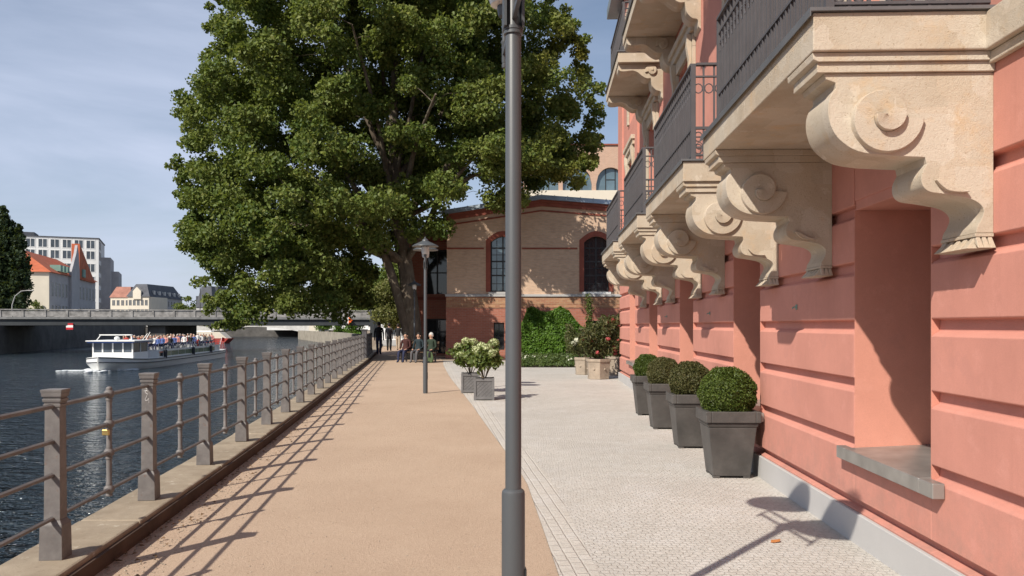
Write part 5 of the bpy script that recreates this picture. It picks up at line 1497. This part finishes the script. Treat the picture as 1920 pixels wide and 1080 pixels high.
m = MB(); m.add([(-7.3, -.4, 9.803), (.4, -.4, 9.803), (-3.6, L2 + .4, 9.803), (-16.4, L2 + 1.4, 9.803), (-7.3, 14, 9.803), (-5.2, 2.2, 14.0), (-1.6, 2.2, 14.0), (-6.0, L2 - 3, 14.6), (-14, L2 - 2, 14.6), (-5.6, 12, 14.0)],
                [(0, 1, 6, 5), (1, 2, 7, 6), (2, 3, 8, 7), (3, 4, 9, 8), (4, 0, 5, 9), (5, 6, 7, 8, 9), (4, 3, 2, 1, 0)]); m.build('roof', M['slate'], mh)
m = MB(); m.prism([(-5.0, 9.0), (-2.4, 9.0), (-2.4, 11.6), (-3.7, 13.0), (-5.0, 11.6)], lambda p, t: (p[0], -.5 + 1.6 * t, p[1])); m.build('gable', M['cream'], mh)
windows(mh, (0, 0), (1, 0), rng(-6.7, -.2, 5), (1.0, 4.0, 7.0), .85, 1.7)
d_ = Vector((-4, L2, 0)).normalized()
windows(mh, (0, 0), (d_.x, d_.y), rng(2, 35, 10), (1.0, 4.0, 7.0), 1.1, 1.8, frame='grey_trim')
for k in range(6):
    t_ = 5 + k * 5.4
    m = MB(); m.box((d_.x * t_ - .5, d_.y * t_ + .3, 11.3), (1.4, 1.2, 1.3), math.atan2(d_.y, d_.x)); m.build('dormer', M['pale_grey'], mh)
# dark flat block, blue pyramid
db = thing('dark_flat_block', 'dark stepped flat roofed block right of the mansard roof', 'building', (-103.5, 262, 1.2))
m = MB(); m.bx(0, 8.6, 0, 10, 0, 10.0); m.bx(2.5, 6.8, 1, 9, 10.003, 13.2); m.build('wall', M['slate'], db)
windows(db, (0, 0), (1, 0), rng(.2, 8.4, 5), (4.2, 7.2), 1.0, 1.4, frame='grey_trim')
bp = thing('pyramid_roof_house', 'low grey house with steep blue pyramid roof behind the bridge', 'building', (-81.5, 210, .2))
m = MB(); m.bx(-6, 6, 0, 8, 0, 5.0); m.bx(-1.8, 2.0, 1, 6, 5.003, 6.2); m.build('wall', M['pale_grey'], bp)
m = MB(); hip(m, -1.6, 2.4, 1, 6, 6.205, 11.8, 1.0, 1.6, .3); m.bx(-6.3, 6.3, -.3, 1.0, 5.0, 5.3); m.build('roof', M['slate'], bp)
windows(bp, (0, 0), (1, 0), rng(-5.6, 5.6, 5), (1.3,), 1.2, 2.2)
# white grid-fronted block behind the low boughs
gb = thing('white_grid_block', 'white fronted block with dark window grid behind the lowest boughs of the plane tree', 'building', (-58, 235, .2))
m = MB(); m.bx(-14, 22, .0, 16, 0, 12); m.build('wall', M['white_render'], gb)
m = MB(); m.bx(-14.3, 22.3, -.3, 16, 12.003, 12.3); m.build('roof', M['slate'], gb)
windows(gb, (0, 0), (1, 0), rng(-13.6, 21.6, 11), (1.0, 4.2, 7.4), 2.1, 2.3, frame='white_render', glass='glass')
# pale low building behind the walkers and one beyond the abutment
pb = thing('pale_pavilion', 'pale low building in sunlight behind the three walkers', 'building', (-8.2, 88, 0))
m = MB(); m.bx(-6.2, 6, 0, 6, 0, 4.2); m.build('wall', M['white_render'], pb)
m = MB(); m.bx(-6.5, 6.3, -.3, 6, 4.203, 4.5); m.build('roof', M['grey_trim'], pb)
windows(pb, (0, 0), (1, 0), rng(-6, 6, 7), (.6,), 1.0, 1.8, frame='grey_trim')
# trees behind the bridge's right end and behind the hall so that no bare horizon shows
for lab, x, y, h, wd in (('broad dark tree beyond the bridge, behind the low boughs', -22, 128, 11, 5), ('tall full tree right of the arched brick building', 22, 84, 17, 6), ('mid green tree beyond the pale pavilion', -12, 104, 12, 5)):
    simple_tree('background_tree', lab, x, y, 0, h, lambda t, wd=wd: wd * math.sin(PI * min(1, .1 + t * .9)) ** .6, 60, .45, M['leaf_plane'], .25, 'trees in the background', .2)

# dark wall closing the view through the arch bridge, grit and litter
m = MB(); m.bx(-125, -49, 242, 243, WZ - 1, 2.0); m.bx(-125, -49, 241.9, 243.1, 2.0, 2.2)
tag(m.build('river_bend_wall', M['dark_stone']), 'dark river wall closing the view below the second bridge', 'wall')
m = MB()
for k in range(2600):
    y = 3.2 + 15 * RNG.random() ** 1.7
    near = RNG.random() < .45
    x = fx(y) + .25 + (.35 * RNG.random() ** 2 if near else (edge_x(y) - fx(y) - .3) * RNG.random())
    q = RNG.uniform(.003, .0085) * (1.3 if near else 1)
    a_ = RNG.random() * PI
    P = [(x + q * math.cos(a_), y + q * math.sin(a_), .008), (x - q * math.sin(a_), y + q * math.cos(a_), .008), (x - q * math.cos(a_), y - q * math.sin(a_), .008), (x + q * math.sin(a_), y - q * math.cos(a_), .008), (x, y, .008 + q * .8)]
    m.add(P, [(0, 1, 4), (1, 2, 4), (2, 3, 4), (3, 0, 4)])
tag(m.build('grit', M['tub']), 'loose grit scattered over the sand path', 'grit', kind='stuff')
n = 420
ly = 3.4 + 26 * RNG.random(n) ** 1.5
lx = np.array([fx(y) + .24 + .28 * RNG.random() ** 2 for y in ly])
tag(link('leaf_litter', leaf_mesh('leaf_litter', np.stack([lx, ly, np.full(n, .022)], 1), np.tile([[0, 0, 1.]], (n, 1)), .035, M['litter'], .7, .8)), 'dry brown leaf litter along the kerb', 'leaf litter', kind='stuff')
m = MB(); y_ = 6.73; x_ = fx(y_)
for P in ([(-.012, .10), (.006, .085), (-.010, .06), (.008, .045), (.0, .02)], [(.0, .02), (-.012, .0), (.006, -.01), (.018, .01), (.022, -.03)], [(-.02, .07), (-.006, .075), (.014, .07)]):
    m.tube([(x_ + p[0], y_ - .0475, .98 + p[1]) for p in catmull(P, 4)], .0018, 4)
m.build('scribble', M['white_paint'], fence)
lf = MB(); pts = [(-.045, 0, .002), (-.02, .022, .012), (.015, .026, .006), (.05, .004, .016), (.02, -.024, .008), (-.02, -.02, .004)]
lf.add(pts + [(p[0], p[1], p[2] + .0015) for p in pts], [(0, 1, 2, 3, 4, 5), (6, 7, 8, 9, 10, 11)])
o = lf.build('fallen_leaf', M['fallen']); o.location = (1.93, 5.86, .012); o.rotation_euler = (0, 0, .4); tag(o, 'curled orange brown fallen leaf lying on the paving', 'leaf')
for v_ in (7.25, 10.95, 14.65):
    m = MB(); m.tube([(0, 0, 0), (-.03, 0, .0), (-.04, 0, -.015)], .007, 6); m.box((-.004, 0, 0), (.008, .03, .045)); o = m.build('wall_hook', M['copper'], house); o.location = (-.002, v_, 1.765)
